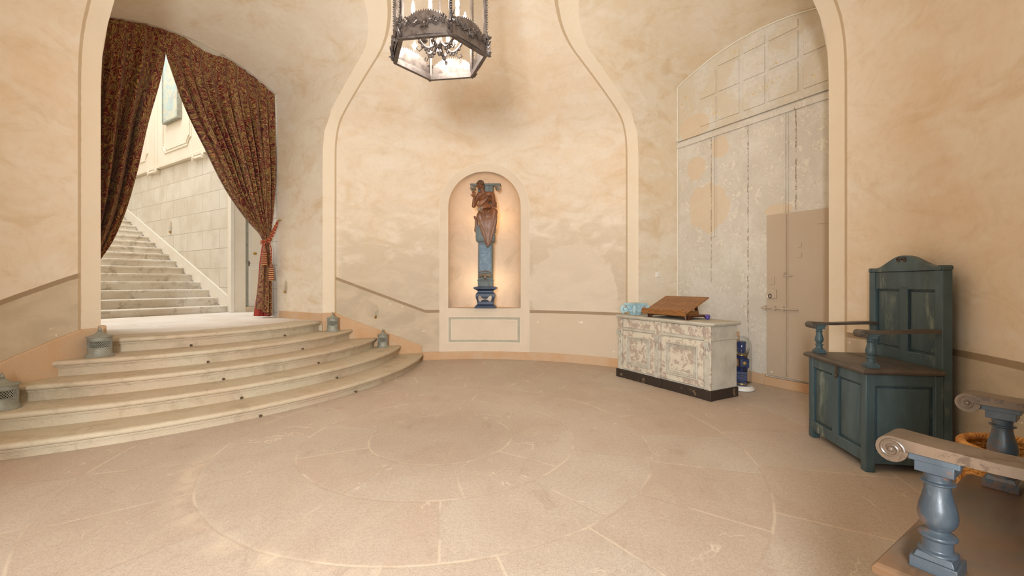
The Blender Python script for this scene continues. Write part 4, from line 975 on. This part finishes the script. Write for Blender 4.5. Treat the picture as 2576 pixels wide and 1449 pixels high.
rows=[[Vector((-(e-.006)-.0,d_,z)) for d_ in (0,-CD)] for e,z in ((0,.500),(.012,.505),(.014,.512),(.006,.518),(.004,.524),(0,.526))]; mb.grid(rows); mb.build('frieze_moulding','side_paint',cm,recalc=False)
piers=((.0,.062),(.545,.61),(CW-.062,CW))
for i,(w0,w1) in enumerate(((.075,.535),(.62,CW-.075))):
    mb=MB(); CB(w0,w1,.004,.016,.532,.622,mb); dw=mb.build('drawer_front','distressed_paint',cm,bevel=.003)
    mb=MB(); CB(w0,w1,.002,.016,.10,.495,mb)
    dn=mb.build('door','distressed_paint',cm,bevel=.003)
    mb=MB()
    for ins,rr in ((.062,.010),(.080,.006),(.095,.004)):
        a,b,c_,d_=w0+ins,w1-ins,.10+ins*.9,.495-ins*.9
        mb.tube([(a,.0005,c_),(b,.0005,c_),(b,.0005,d_),(a,.0005,d_)],rr,6,closed=True)
    mb.build('panel_moulding','side_paint',dn)
    mb=MB(); CB(w0+.11,w1-.11,-.004,.004,.10+.105,.495-.105,mb); mb.build('raised_field','distressed_paint',dn,bevel=.003)
for w0,w1 in piers:
    mb=MB(); CB(w0,w1,-.004,.014,.085,.628,mb); ps=mb.build('pilaster','distressed_paint',cm,bevel=.003)
    mb=MB(); 
    for k in range(3): u=lerp(w0,w1,(k+.8)/3.6); mb.tube([(u,.006,.10),(u,.006,.36)],.0055,6)
    mb.build('fluting','side_paint',ps)
    mb=MB(); wm=(w0+w1)/2; hw_=(w1-w0)*.36
    for k in range(3):
        u=wm+(k-1)*hw_*.72; mb.tube([(u,.012,.50),(u,.024,.488),(u,.024,.470),(u,.014,.450),(u,.010,.425)],[.004,.008,.009,.008,.004],8)
    mb.ball((wm,.008,.40),.016,sz=1.5,sy=.5); mb.ball((wm,.010,.372),.009); mb.tube([(wm-hw_*1.1,.018,.497),(wm+hw_*1.1,.018,.497)],.009,8)
    for k in range(5): mb.ball((wm+.014*cos(k*1.257),.010,.372+.014*sin(k*1.257)),.006,n=8,m=5)
    mb.build('carved_corbel','side_paint',ps)
zt=.660
# book stand
bs=thing('book_stand','polished walnut sloping book stand on bracket feet on top of the sideboard','book stand',(1.674,3.652,zt),math.atan2(.877,-.479))
mb=MB(); poly=[(.27,0),(.31,0),(.325,.018),(.35,.024),(.40,.026),(.62,.026),(.67,.024),(.695,.018),(.71,0),(.75,0),(.75,.040),(.27,.040)]
mb.prism(poly,lambda u,v,d:Vector((u,-.045-d,v)),0,.016); mb.prism(poly,lambda u,v,d:Vector((u,-.335-d,v)),0,.016)
poly=[(.045,0),(.085,0),(.10,.016),(.13,.024),(.26,.024),(.29,.016),(.305,0),(.35,0),(.35,.040),(.045,.040)]
for w_ in (.27,.734): mb.prism(poly,lambda u,v,d:Vector((w_+d,-u,v)),0,.016)
mb.build('bracket_base','dark_walnut',bs,bevel=.002)
mb=MB(); CB(.275,.745,.05,.345,.036,.042,mb); CB(.36,.39,.10,.30,.040,.075,mb); CB(.63,.66,.10,.30,.040,.075,mb); mb.build('base_board','walnut',bs)
mb=MB(); a=Vector((0,-.025,.055)); b=Vector((0,-.35,.205)); nn_=Vector((0,.155,.33)).normalized()
mb.prism([(.28,0),(.79,0),(.79,1),(.28,1)],lambda u,v,d:Vector((u,0,0))+a.lerp(b,v)+nn_*d,-.012,.0); mb.build('sloping_board','walnut',bs,bevel=.003)
mb=MB(); mb.prism([(-.012,.030),(.012,.036),(.014,.060),(.006,.088),(-.002,.090),(.0,.060),(-.004,.052)],lambda u,v,d:Vector((.272+d*(.798-.272),-.022+u,v)),0,1); mb.build('book_ledge','walnut',bs,bevel=.002)
mb=MB(); mb.tube([(.30,-.02,.09),(.30,-.015,.102),(.31,-.03,.108),(.325,-.035,.092)],.003,6); mb.build('page_clip','brass',bs)
mb=MB(); mb.prism([(.36,0),(.39,0),(.39,1),(.36,1)],lambda u,v,d:Vector((u,-.31+.03*v+d,.042+v*.12)),0,.012); mb.prism([(.62,0),(.65,0),(.65,1),(.62,1)],lambda u,v,d:Vector((u,-.31+.03*v+d,.042+v*.12)),0,.012); mb.build('prop','dark_walnut',bs)
vg=MB(); vg.ball((0,0,.018),.018); 
for k in range(6): vg.ball((.016*cos(k),.016*sin(k),.032+.006*(k%2)),.010,n=8,m=6)
tag(vg.build('glass_ornament','violet_glass'),'tiny violet glass ornament behind the book stand on the sideboard','ornament')
bpy.data.objects['glass_ornament'].location=Vector((1.674-.479*.22+.877*.25,3.652+.877*.22+.479*.25,zt))*H
# ionic capital
ic=thing('ionic_capital','pale blue plaster Ionic column capital standing on the left end of the sideboard','capital',(1.674-.479*1.035+.877*.16,3.652+.877*1.035+.479*.16,zt),math.atan2(-3.9,-1.2)-PI/4+R_(-2))
mb=MB()
aba=[]
for k in range(4):
    a0=PI/4+k*PI/2
    c0=Vector((.125*cos(a0),.125*sin(a0))); c1=Vector((.125*cos(a0+PI/2),.125*sin(a0+PI/2)))
    for t_ in [j/8 for j in range(8)]:
        p_=c0.lerp(c1,t_); p_=p_*(1-.14*sin(PI*t_)); aba.append((p_.x,p_.y))
mb.prism(aba,lambda u,v,d:Vector((u,v,d)),.108,.122).prism([(u*.94,v*.94) for u,v in aba],lambda u,v,d:Vector((u,v,d)),.098,.110); mb.build('abacus','light_blue_plaster',ic,bevel=.002)
mb=MB(); mb.lathe([(.060,0),(.064,.006),(.060,.012),(.074,.026),(.082,.040),(.072,.050),(.066,.060),(.074,.080),(.086,.098)],n=32); mb.build('echinus','light_blue_plaster',ic)
mb=MB()
for k in range(32):
    a=2*PI*k/32; mb.tube([(.072*cos(a),.072*sin(a),.056),(.080*cos(a),.080*sin(a),.078),(.090*cos(a),.090*sin(a),.098)],[.004,.006,.006],6)
mb.build('leaf_band','light_blue_plaster',ic)
for k in range(4):
    a=PI/4+k*PI/2; d=Vector((cos(a),sin(a),0)); s_=Vector((-sin(a),cos(a),0))
    mb=MB()
    for sg in (-1,1):
        ctr=d*.104+s_*sg*.014+Vector((0,0,.052)); dv=(d*.93+s_*sg*-.15).normalized()
        mb.tube([ctr+dv*(r_*cos(t_))+Vector((0,0,r_*sin(t_)))+s_*sg*.010*(1-r_/.036) for t_,r_ in [(1.57-i*.42,.036*(1-i/30)) for i in range(26)]],[.0085*(1-i/40) for i in range(26)],7)
    mb.ball(d*.104+Vector((0,0,.052)),.022); mb.tube([d*.126+Vector((0,0,.100)),d*.146+Vector((0,0,.07)),d*.140+Vector((0,0,.03)),d*.120+Vector((0,0,.008))],[.010,.014,.013,.008],8)
    mb.build('volute','light_blue_plaster',ic)
# ---------------------------------------------------------------- glass dome with stacked blue books
GX,GY=2.150,4.06
gd=thing('glass_dome','tall clear glass dome over blue boxes, on a round white base behind the sideboard','glass dome',(GX,GY,0))
mb=MB(); mb.lathe([(.095,0),(.108,.006),(.110,.018),(.104,.030),(.094,.036),(.090,.044),(.0001,.044)],n=40); mb.build('base','white_ceramic',gd)
mb=MB(); mb.lathe([(.086,.045),(.086,.40)]+[(.086*cos(R_(a)),.40+.105*sin(R_(a))) for a in range(9,91,9)],n=40,caps=False); mb.build('glass_cover','dome_glass',gd)
def jbox(z,w_,d,h,rz,x,y,lab,tz=0,stamp='gold_leaf',sr=.013):
    o=thing('velvet_box',lab,'box',(GX+x,GY+y,z),rz,'dark blue boxes inside the glass dome'); o.rotation_euler=(0,tz,rz)
    mb=MB(); mb.bb(-w_/2,w_/2,-d/2,d/2,0,h*.66); mb.build('box_body','navy_leather',o,bevel=.002)
    mb=MB(); mb.bb(-w_/2-.001,w_/2+.001,-d/2-.001,d/2+.001,h*.68,h); mb.bb(-w_/2+.002,w_/2-.002,-d/2+.002,d/2-.002,h*.64,h*.70); mb.build('box_lid','navy_leather',o,bevel=.002)
    if stamp:
        mb=MB()
        for k in range(8): mb.ball((-w_/2-.001,sr*cos(k*PI/4),h/2+sr*sin(k*PI/4)),sr*.38,sx=.3,n=8,m=5)
        mb.ball((-w_/2-.001,0,h/2),sr*.7,sx=.3); mb.build('stamped_ornament',stamp,o)
    return o
Z=.046
def crown(z,r,h,lab,x,y,tilt=0):
    o=thing('crown',lab,'crown',(GX+x,GY+y,z),0,'gilt crowns inside the glass dome'); o.rotation_euler=(tilt,0,0)
    mb=MB(); mb.lathe([(r,0),(r+.003,.003),(r+.002,.012),(r-.002,.012),(r-.002,0),(r,0)],n=32,caps=False); mb.build('band','gold_leaf',o)
    mb=MB()
    for k in range(12):
        a=2*PI*k/12; e=Vector((cos(a),sin(a),0)); hh=h*(1 if k%2 else .7)
        mb.tube([e*r+Vector((0,0,.01)),e*(r+.006)+Vector((0,0,hh*.6)),e*(r+.012)+Vector((0,0,hh))],[.004,.003,.001],6); mb.ball(e*(r+.012)+Vector((0,0,hh)),.0035,n=8,m=5); mb.tube([e*r+Vector((0,0,.012)),Matrix.Rotation(PI/12,3,'Z')@e*(r+.004)+Vector((0,0,h*.45)),Matrix.Rotation(PI/6,3,'Z')@e*r+Vector((0,0,.012))],.0022,5)
    mb.build('points','tarnished_silver',o); return o
jbox(Z,.095,.095,.040,R_(58),-.004,0,'flat dark blue box ringed by a gold band, lowest in the glass dome',stamp=None)
crown(Z+.012,.066,.022,'low gilt crown circling the lowest box in the glass dome',-.002,0)
jbox(Z+.042,.088,.088,.088,R_(62),0,-.004,'dark blue box with a dull diamond ornament, second from the bottom of the dome',stamp='iron',sr=.009)
jbox(Z+.132,.085,.085,.034,R_(30),-.010,0,'thin dark blue box in the middle of the dome stack',stamp=None)
jbox(Z+.168,.075,.075,.078,R_(72),.014,-.012,'dark blue box with a bold gold star ornament facing the door',sr=.013)
jbox(Z+.248,.085,.085,.030,R_(40),-.008,0,'thin dark blue box carrying the upper crown',stamp=None)
crown(Z+.280,.052,.070,'tall tarnished gilt crown round the topmost box of the dome stack',-.002,0,tilt=R_(6))
jbox(Z+.300,.068,.068,.105,R_(55),.0,.0,'plain glossy dark blue box standing inside the upper crown at the top',tz=R_(-5),stamp=None)
mb=MB(); mb.box((0,0,.26),(.085,.006,.52)); cb=mb.build('cardboard_sheet','cardboard'); cb.location=Vector((2.205,4.25,0))*H; cb.rotation_euler=(R_(-5),R_(-3),R_(-35))
tag(cb,'brown cardboard sheet standing upright behind the glass dome','card')
# light switch
sw=thing('light_switch','square white light switch on the pale recess wall above the sideboard','light switch')
def swp(u,v,d): return FR(2.977-u,-(Q0-(Q0-.92)*.5)+.001+d,1.093+v)
mb=MB(); mb.prism([(-.030,-.030),(.030,-.030),(.030,.030),(-.030,.030)],swp,-.012,.008); mb.build('plate','switch_plastic',sw,bevel=.003)
mb=MB(); mb.prism([(-.018,-.02),(.018,-.02),(.018,.02),(-.018,.02)],swp,.008,.012); mb.build('rocker','switch_plastic',sw,bevel=.002)

# ---------------------------------------------------------------- zinc candle lanterns on the steps
def zlantern():
    o=thing('candle_lantern','','lantern',(0,0,0),0,'zinc lanterns standing on the curved steps')
    mb=MB(); mb.lathe([(.088,0),(.090,.004),(.082,.012),(.074,.024),(.071,.034),(.0705,.062),(.073,.064),(.073,.068),(.0705,.070)],n=36); mb.build('base','zinc',o)
    mb=MB(); n=34; m=6; rows=[[Vector((.070*cos(2*PI*(k+.5*(j%2))/n),.070*sin(2*PI*(k+.5*(j%2))/n),.070+.052*j/m)) for k in range(n)] for j in range(m+1)]
    for j in range(m+1):
        mb.tube([p for p in rows[j]],.0022,4,closed=True) if j in (0,m) else None
    for j in range(m):
        for k in range(n):
            a=rows[j][k]; b=rows[j+1][k]; c_=rows[j+1][(k+(1 if j%2 else -1))%n]
            mb.tube([a,b],.0021,4,caps=False); mb.tube([a,c_],.0021,4,caps=False)
    mb.build('pierced_band','zinc',o)
    mb=MB(); mb.lathe([(.060,.02),(.060,.13)],n=24,caps=False); mb.build('interior_shade','dark_inside',o)  # near-black cylinder stands in for the shade behind the piercing
    mb=MB(); mb.lathe([(.0705,.122),(.073,.124),(.073,.128),(.0705,.130),(.0705,.146),(.080,.148),(.082,.153),(.074,.158),(.050,.164),(.030,.174),(.020,.186),(.012,.190),(.014,.194),(.010,.196),(.013,.202),(.009,.214),(.004,.222),(.0045,.226),(.0001,.230)],n=36); mb.build('lid','zinc',o)
    return o
zl=zlantern()
for i,(az,z,lab,s_) in enumerate(((-79.6,.435,'zinc pierced candle lantern beside the left end of the topmost steps',1.0),(-92.2,.207,'zinc pierced candle lantern cut by the left picture edge',1.0),(-36.3,.435,'zinc pierced candle lantern at the right end of the fourth step by the jamb',.82),(-24.3,.207,'zinc pierced candle lantern near the lower right step ends by the orange skirting',.82))):
    o=zl if i==0 else copy_tree(zl); o.location=pol(az,2.745,z)*H; o['label']=lab; o.rotation_euler=(0,0,i*.9); o.scale=(s_,s_,1)

# ---------------------------------------------------------------- carved column with figure in the niche
SP=2.90; st=thing('carved_column_statue','carved brown figure seated before a blue-painted column standing on the niche sill','statue',FN(SP,0.0,NZ0),R_(-2.0)+PI)
st.location=FN(SP,.01,NZ0)*H
# local: x to the left of the picture, -> mirror so that +x is right: use sx(x)=-x ; y toward camera is +y (turned by 180)
def P(x,y,z): return Vector((-x,y,z-NZ0))
def sbox(x0,x1,y0,y1,z0,z1,mb): 
    return mb.bb(-x1,-x0,y0,y1,z0-NZ0,z1-NZ0)
def sq(prof,name,mat,dy=.8,bev=.002):        # stacked rectangular mouldings (half width, z)
    mb=MB(); rows=[]
    for h_,z_ in prof: rows.append([P(-h_,h_*dy,z_),P(h_,h_*dy,z_),P(h_,-h_*dy,z_),P(-h_,-h_*dy,z_)])
    vs=mb.grid(rows,True); mb.f(vs[0]); mb.f(vs[-1]); return mb.build(name,mat,st,bevel=bev,ang=30)
sq([(.138,NZ0),(.138,.682),(.128,.690),(.126,.700),(.112,.708),(.104,.722),(.108,.76),(.120,.80),(.124,.83),(.118,.858),(.100,.872),(.098,.895),(.112,.903),(.140,.915),(.148,.925),(.148,.938),(.130,.946),(.104,.950)],'base','column_dark_blue')
mb=MB()
for sg in (-1,1):
    poly=[(sg*.008,.79),(sg*.03,.80),(sg*.06,.835),(sg*.088,.84),(sg*.094,.80),(sg*.085,.76),(sg*.06,.745),(sg*.035,.77),(sg*.012,.775)]
    mb.prism(poly,lambda u,v,d:P(u,d,v),.080,.112)
mb.ball(P(0,.105,.785),.014); mb.build('bow_ornament','tarnished_silver',st,bevel=.006)
sq([(.098,.948),(.098,1.02),(.104,1.025),(.104,1.035),(.096,1.04),(.094,1.54)],'shaft','column_grey_blue',dy=.72)
mb=MB(); sbox(-.072,.072,.05,.0725,1.155,1.50,mb); mb.build('marbled_panel','marbled_blue',st)
mb=MB(); 
for k in range(9): mb.ball(P(-.075+.15*k/8,.072,1.13+.022*sin(PI*k/8)),.009,n=8,m=5)
mb.ball(P(0,.085,1.085),.030,sz=1.35,sy=.6); mb.tube([P(-.085,.075,1.08),P(-.05,.085,1.095),P(.05,.085,1.095),P(.085,.075,1.08)],.022,8)
for k in range(4): mb.ball(P((k%2-.5)*.02,.10,1.06+.016*k),.009,n=8,m=5)
mb.build('mask_ornament','tarnished_silver',st)
sq([(.100,1.53),(.112,1.535),(.118,1.545),(.122,1.60),(.118,1.70),(.112,1.745)],'bracket_block','column_grey_blue',dy=.85)
for sg in (-1,1):
    mb=MB(); sbox(sg*.128-.012,sg*.128+.012,-.02,.05,1.66,1.72,mb); mb.build('side_ear','tarnished_silver',st,bevel=.004)
mb=MB(); sbox(-.09,.09,-.06,.03,1.70,2.20,mb); mb.build('upper_shaft','column_grey_blue',st,bevel=.003)
mb=MB(); sbox(-.20,.20,-.06,.06,2.275,2.298,mb); sbox(-.10,.10,-.06,.045,2.16,2.28,mb); mb.build('capital_block','column_grey_blue',st,bevel=.004)
for sg in (-1,1):
    mb=MB(); c0=(sg*.165,2.238)
    mb.tube([P(c0[0],.0,c0[1]),P(c0[0],.065,c0[1])],.037,20)
    mb.tube([P(c0[0]+sg*-1*(.036-.026*i/26)*cos(1.57+i*.4)*-1,.068,c0[1]+(.036-.026*i/26)*sin(1.57+i*.4)) for i in range(27)],.007,6)
    for k in range(8): mb.ball(P(c0[0]+.024*cos(k*.785),.068,c0[1]+.024*sin(k*.785)),.008,n=8,m=5)
    mb.tube([P(sg*.08,.03,2.285),P(sg*.12,.04,2.275),P(sg*.165,.05,2.276)],.014,8); mb.build('volute','tarnished_silver',st)
mb=MB(); mb.tube([P(-.15,.0,1.87),P(-.135,.03,1.855),P(-.10,.04,1.84)],[.012,.018,.016],8); mb.tube([P(-.15,.03,1.86),P(-.12,.05,1.82),P(-.115,.05,1.74),P(-.13,.04,1.68),P(-.11,.04,1.64)],[.006,.02,.026,.020,.008],10); mb.build('side_scroll_drape','carved_wood',st)
# body: one continuous remeshed surface
def remesh(o,vx,sm=4):
    r=o.modifiers.new('remesh','REMESH'); r.mode='VOXEL'; r.voxel_size=vx*H; r.use_smooth_shade=True
    s_=o.modifiers.new('smooth','SMOOTH'); s_.factor=.5; s_.iterations=sm
mb=MB()
cp=lambda a,b,ra,rb:mb.cap(P(*a),P(*b),ra,rb)
# torso
mb.ball(P(-.006,.075,2.095),.075,sx=1.05,sy=.72,sz=1.0); mb.ball(P(.0,.075,1.99),.070,sx=1.0,sy=.75,sz=1.1); mb.ball(P(.004,.08,1.90),.085,sx=1.05,sy=.8,sz=.8)
cp((-.075,.075,2.150),(.085,.075,2.150),.034,.036); cp((-.02,.08,2.17),(-.045,.10,2.225),.030,.026)
# head bent down to its right
HR=Matrix.Rotation(R_(-18),3,'Y')@Matrix.Rotation(R_(-16),3,'X')
hc=P(-.062,.115,2.262)
mb.ball(hc,.044,sx=.86,sy=1.0,sz=1.18,rot=HR); mb.ball(hc+Vector((.006,.010,-.032)),.024,sx=.9,sy=.9,sz=.8)      # jaw
mb.cap(hc+HR@Vector((.0,.042,.004)),hc+HR@Vector((.002,.052,-.014)),.005,.008,8)                                       # nose
mb.ball(hc+HR@Vector((.0,.040,.016)),.022,sx=1.1,sy=.4,sz=.35); mb.ball(hc+HR@Vector((.0,.040,-.027)),.010,sx=1.2,sy=.6,sz=.4); mb.ball(hc+HR@Vector((0,.036,-.040)),.011)
mb.ball(hc+HR@Vector((.020,.030,-.008)),.012); mb.ball(hc+HR@Vector((-.020,.030,-.008)),.012)
mb.ball(hc+HR@Vector((-.038,.002,-.004)),.010,sx=.5,sz=1.4)
# raised arm (left in the picture)
cp((-.088,.075,2.140),(-.146,.10,1.995),.030,.025); cp((-.148,.10,1.995),(-.140,.125,2.095),.025,.016)
# folded arm
cp((.095,.07,2.135),(.112,.09,2.005),.034,.034); cp((.112,.10,2.0),(.02,.15,1.975),.034,.024); cp((.02,.15,1.975),(-.012,.158,1.963),.020,.015)
# thighs and shins under the robe
cp((.03,.09,1.90),(.125,.155,1.915),.050,.042); cp((.128,.155,1.905),(.085,.135,1.66),.042,.034); cp((.085,.135,1.66),(.055,.125,1.53),.034,.026)
cp((-.03,.09,1.90),(-.065,.150,1.86),.048,.042); cp((-.062,.150,1.86),(-.01,.135,1.64),.044,.034); cp((-.01,.135,1.64),(.035,.12,1.52),.034,.022)
# feet
cp((.052,.125,1.500),(.045,.165,1.470),.017,.012); cp((.035,.12,1.49),(.022,.155,1.465),.014,.010)
# robe mass between the legs
rows=[]
for i in range(26):
    t_=i/25; z_=lerp(1.93,1.505,t_); cx=lerp(.012,.040,t_)+.02*sin(PI*t_); hw_=curve([(0,.085),(.15,.125),(.4,.10),(.7,.068),(1,.038)],t_); hd=curve([(0,.065),(.2,.07),(.6,.055),(1,.03)],t_); row=[]
    for k in range(72):
        a=2*PI*k/72; f_=1+.085*sin(9*a+4*t_+1.5*sin(3*t_))+.05*sin(17*a-3*t_); row.append(P(cx+hw_*f_*cos(a),.105+hd*f_*sin(a),z_+.012*sin(3*a)))
    rows.append(row)
vs=mb.grid(rows,True); mb.f(vs[0]); mb.f(vs[-1])
# drapery folds: diagonal across the chest, sleeve rings, hanging folds
for i in range(7):
    o_=i*.017; mb.tube([P(.085-o_*.3,.105,2.160-o_*.4),P(.045-o_,.138,2.10-o_*.5),P(-.005-o_,.140,2.035-o_*.4),P(-.045-o_*.3,.128,1.985-o_*.2)],[.006,.009,.008,.004],6)
for i in range(5): mb.tube([P(.112+.038*cos(t_),.09+.038*sin(t_),2.03-i*.016+.008*cos(t_)) for t_ in [k*.45 for k in range(9)]],.006,6)
for i in range(9):
    x0=-.06+i*.022; mb.tube([P(x0+.02,.165-.002*i,1.90),P(x0+.028+.006*sin(i),.172,1.80),P(x0*.75+.035,.165,1.70),P(x0*.45+.042,.150,1.60),P(x0*.3+.045,.140,1.53)],[.006,.010,.009,.008,.005],6)
for i in range(8):
    f_=i/7; kx=lerp(-.075,.150,f_); kz=lerp(1.86,1.905,f_); mb.tube([P(kx,.150,kz),P(lerp(kx,.03,.25),.182,lerp(kz,1.70,.45)),P(lerp(kx,.035,.6),.176,1.70-.02*sin(i*2.)),P(lerp(kx,.042,.85),.160,1.60),P(.028+.004*i,.145,1.50)],[.007,.011,.010,.009,.005],7)
body=mb.build('figure','carved_wood',st,weld=False); remesh(body,.0042,3)
# hair
mb=MB(); rnd=random.Random(8)
for i in range(90):
    th_=rnd.uniform(0,2*PI); ph_=rnd.uniform(.05,1.75); d=Vector((sin(ph_)*cos(th_),sin(ph_)*sin(th_),cos(ph_)))
    if d.y>.55 and d.z<.45: continue
    c_=hc+HR@Vector((d.x*.043,d.y*.046-.002,d.z*.054)); mb.ball(c_,rnd.uniform(.010,.015),n=8,m=6)
mb.ball(hc+HR@Vector((-.046,-.004,-.012)),.020,sz=1.4); mb.ball(hc+HR@Vector((.040,-.006,.010)),.016)
hr=mb.build('curly_hair','carved_hair',st,weld=False); remesh(hr,.0032,1)
# hands: palm plus five tapering fingers
def hand(wr,dirn,across,palm_n,curl,name,mat,s_=1.0,thumb=1):
    mb=MB(); wr=Vector(wr); d=Vector(dirn).normalized(); ac=Vector(across).normalized(); nn_=Vector(palm_n).normalized()
    pc=wr+d*.020*s_; mb.ball(pc,.016*s_,sx=1,sy=1,sz=1); 
    for k in range(4):
        b0=wr+d*.006*s_+ac*(k-1.5)*.005*s_; b1=wr+d*.034*s_+ac*(k-1.5)*.0088*s_; mb.cap(b0,b1,.0075*s_,.0060*s_,8)
        L_=(.026,.030,.028,.021)[k]*s_; c1=b1+(d*cos(curl[0])+nn_*sin(curl[0])+ac*(k-1.5)*.08).normalized()*L_*.5; c2=c1+(d*cos(curl[1])+nn_*sin(curl[1])).normalized()*L_*.35; c3=c2+(d*cos(curl[2])+nn_*sin(curl[2])).normalized()*L_*.28
        mb.cap(b1,c1,.0056*s_,.0050*s_,8); mb.cap(c1,c2,.0050*s_,.0044*s_,8); mb.cap(c2,c3,.0044*s_,.0034*s_,8)
    t0=wr+d*.012*s_-ac*thumb*.012*s_; t1=t0+(d*.6-ac*thumb*.9+nn_*.3).normalized()*.018*s_; t2=t1+(d*.95-ac*thumb*.3+nn_*.3).normalized()*.014*s_
    mb.cap(t0,t1,.0075*s_,.0058*s_,8); mb.cap(t1,t2,.0058*s_,.0040*s_,8)
    o=mb.build(name,mat,st,weld=False); remesh(o,.0022,1); return o
hand(P(-.140,.127,2.100),(.0,.1,1),(-1,0,0),(.1,1,0),(.15,.5,.9),'raised_hand','carved_wood',1.25,thumb=1)
hand(P(-.014,.160,1.962),(1,.1,-.30),(0,.35,1),(0,1,-.3),(.1,.35,.7),'resting_hand','pale_carved_wood',1.25,thumb=1)

# ---------------------------------------------------------------- iron hook bits on the ashlar wall are part of the lamp there
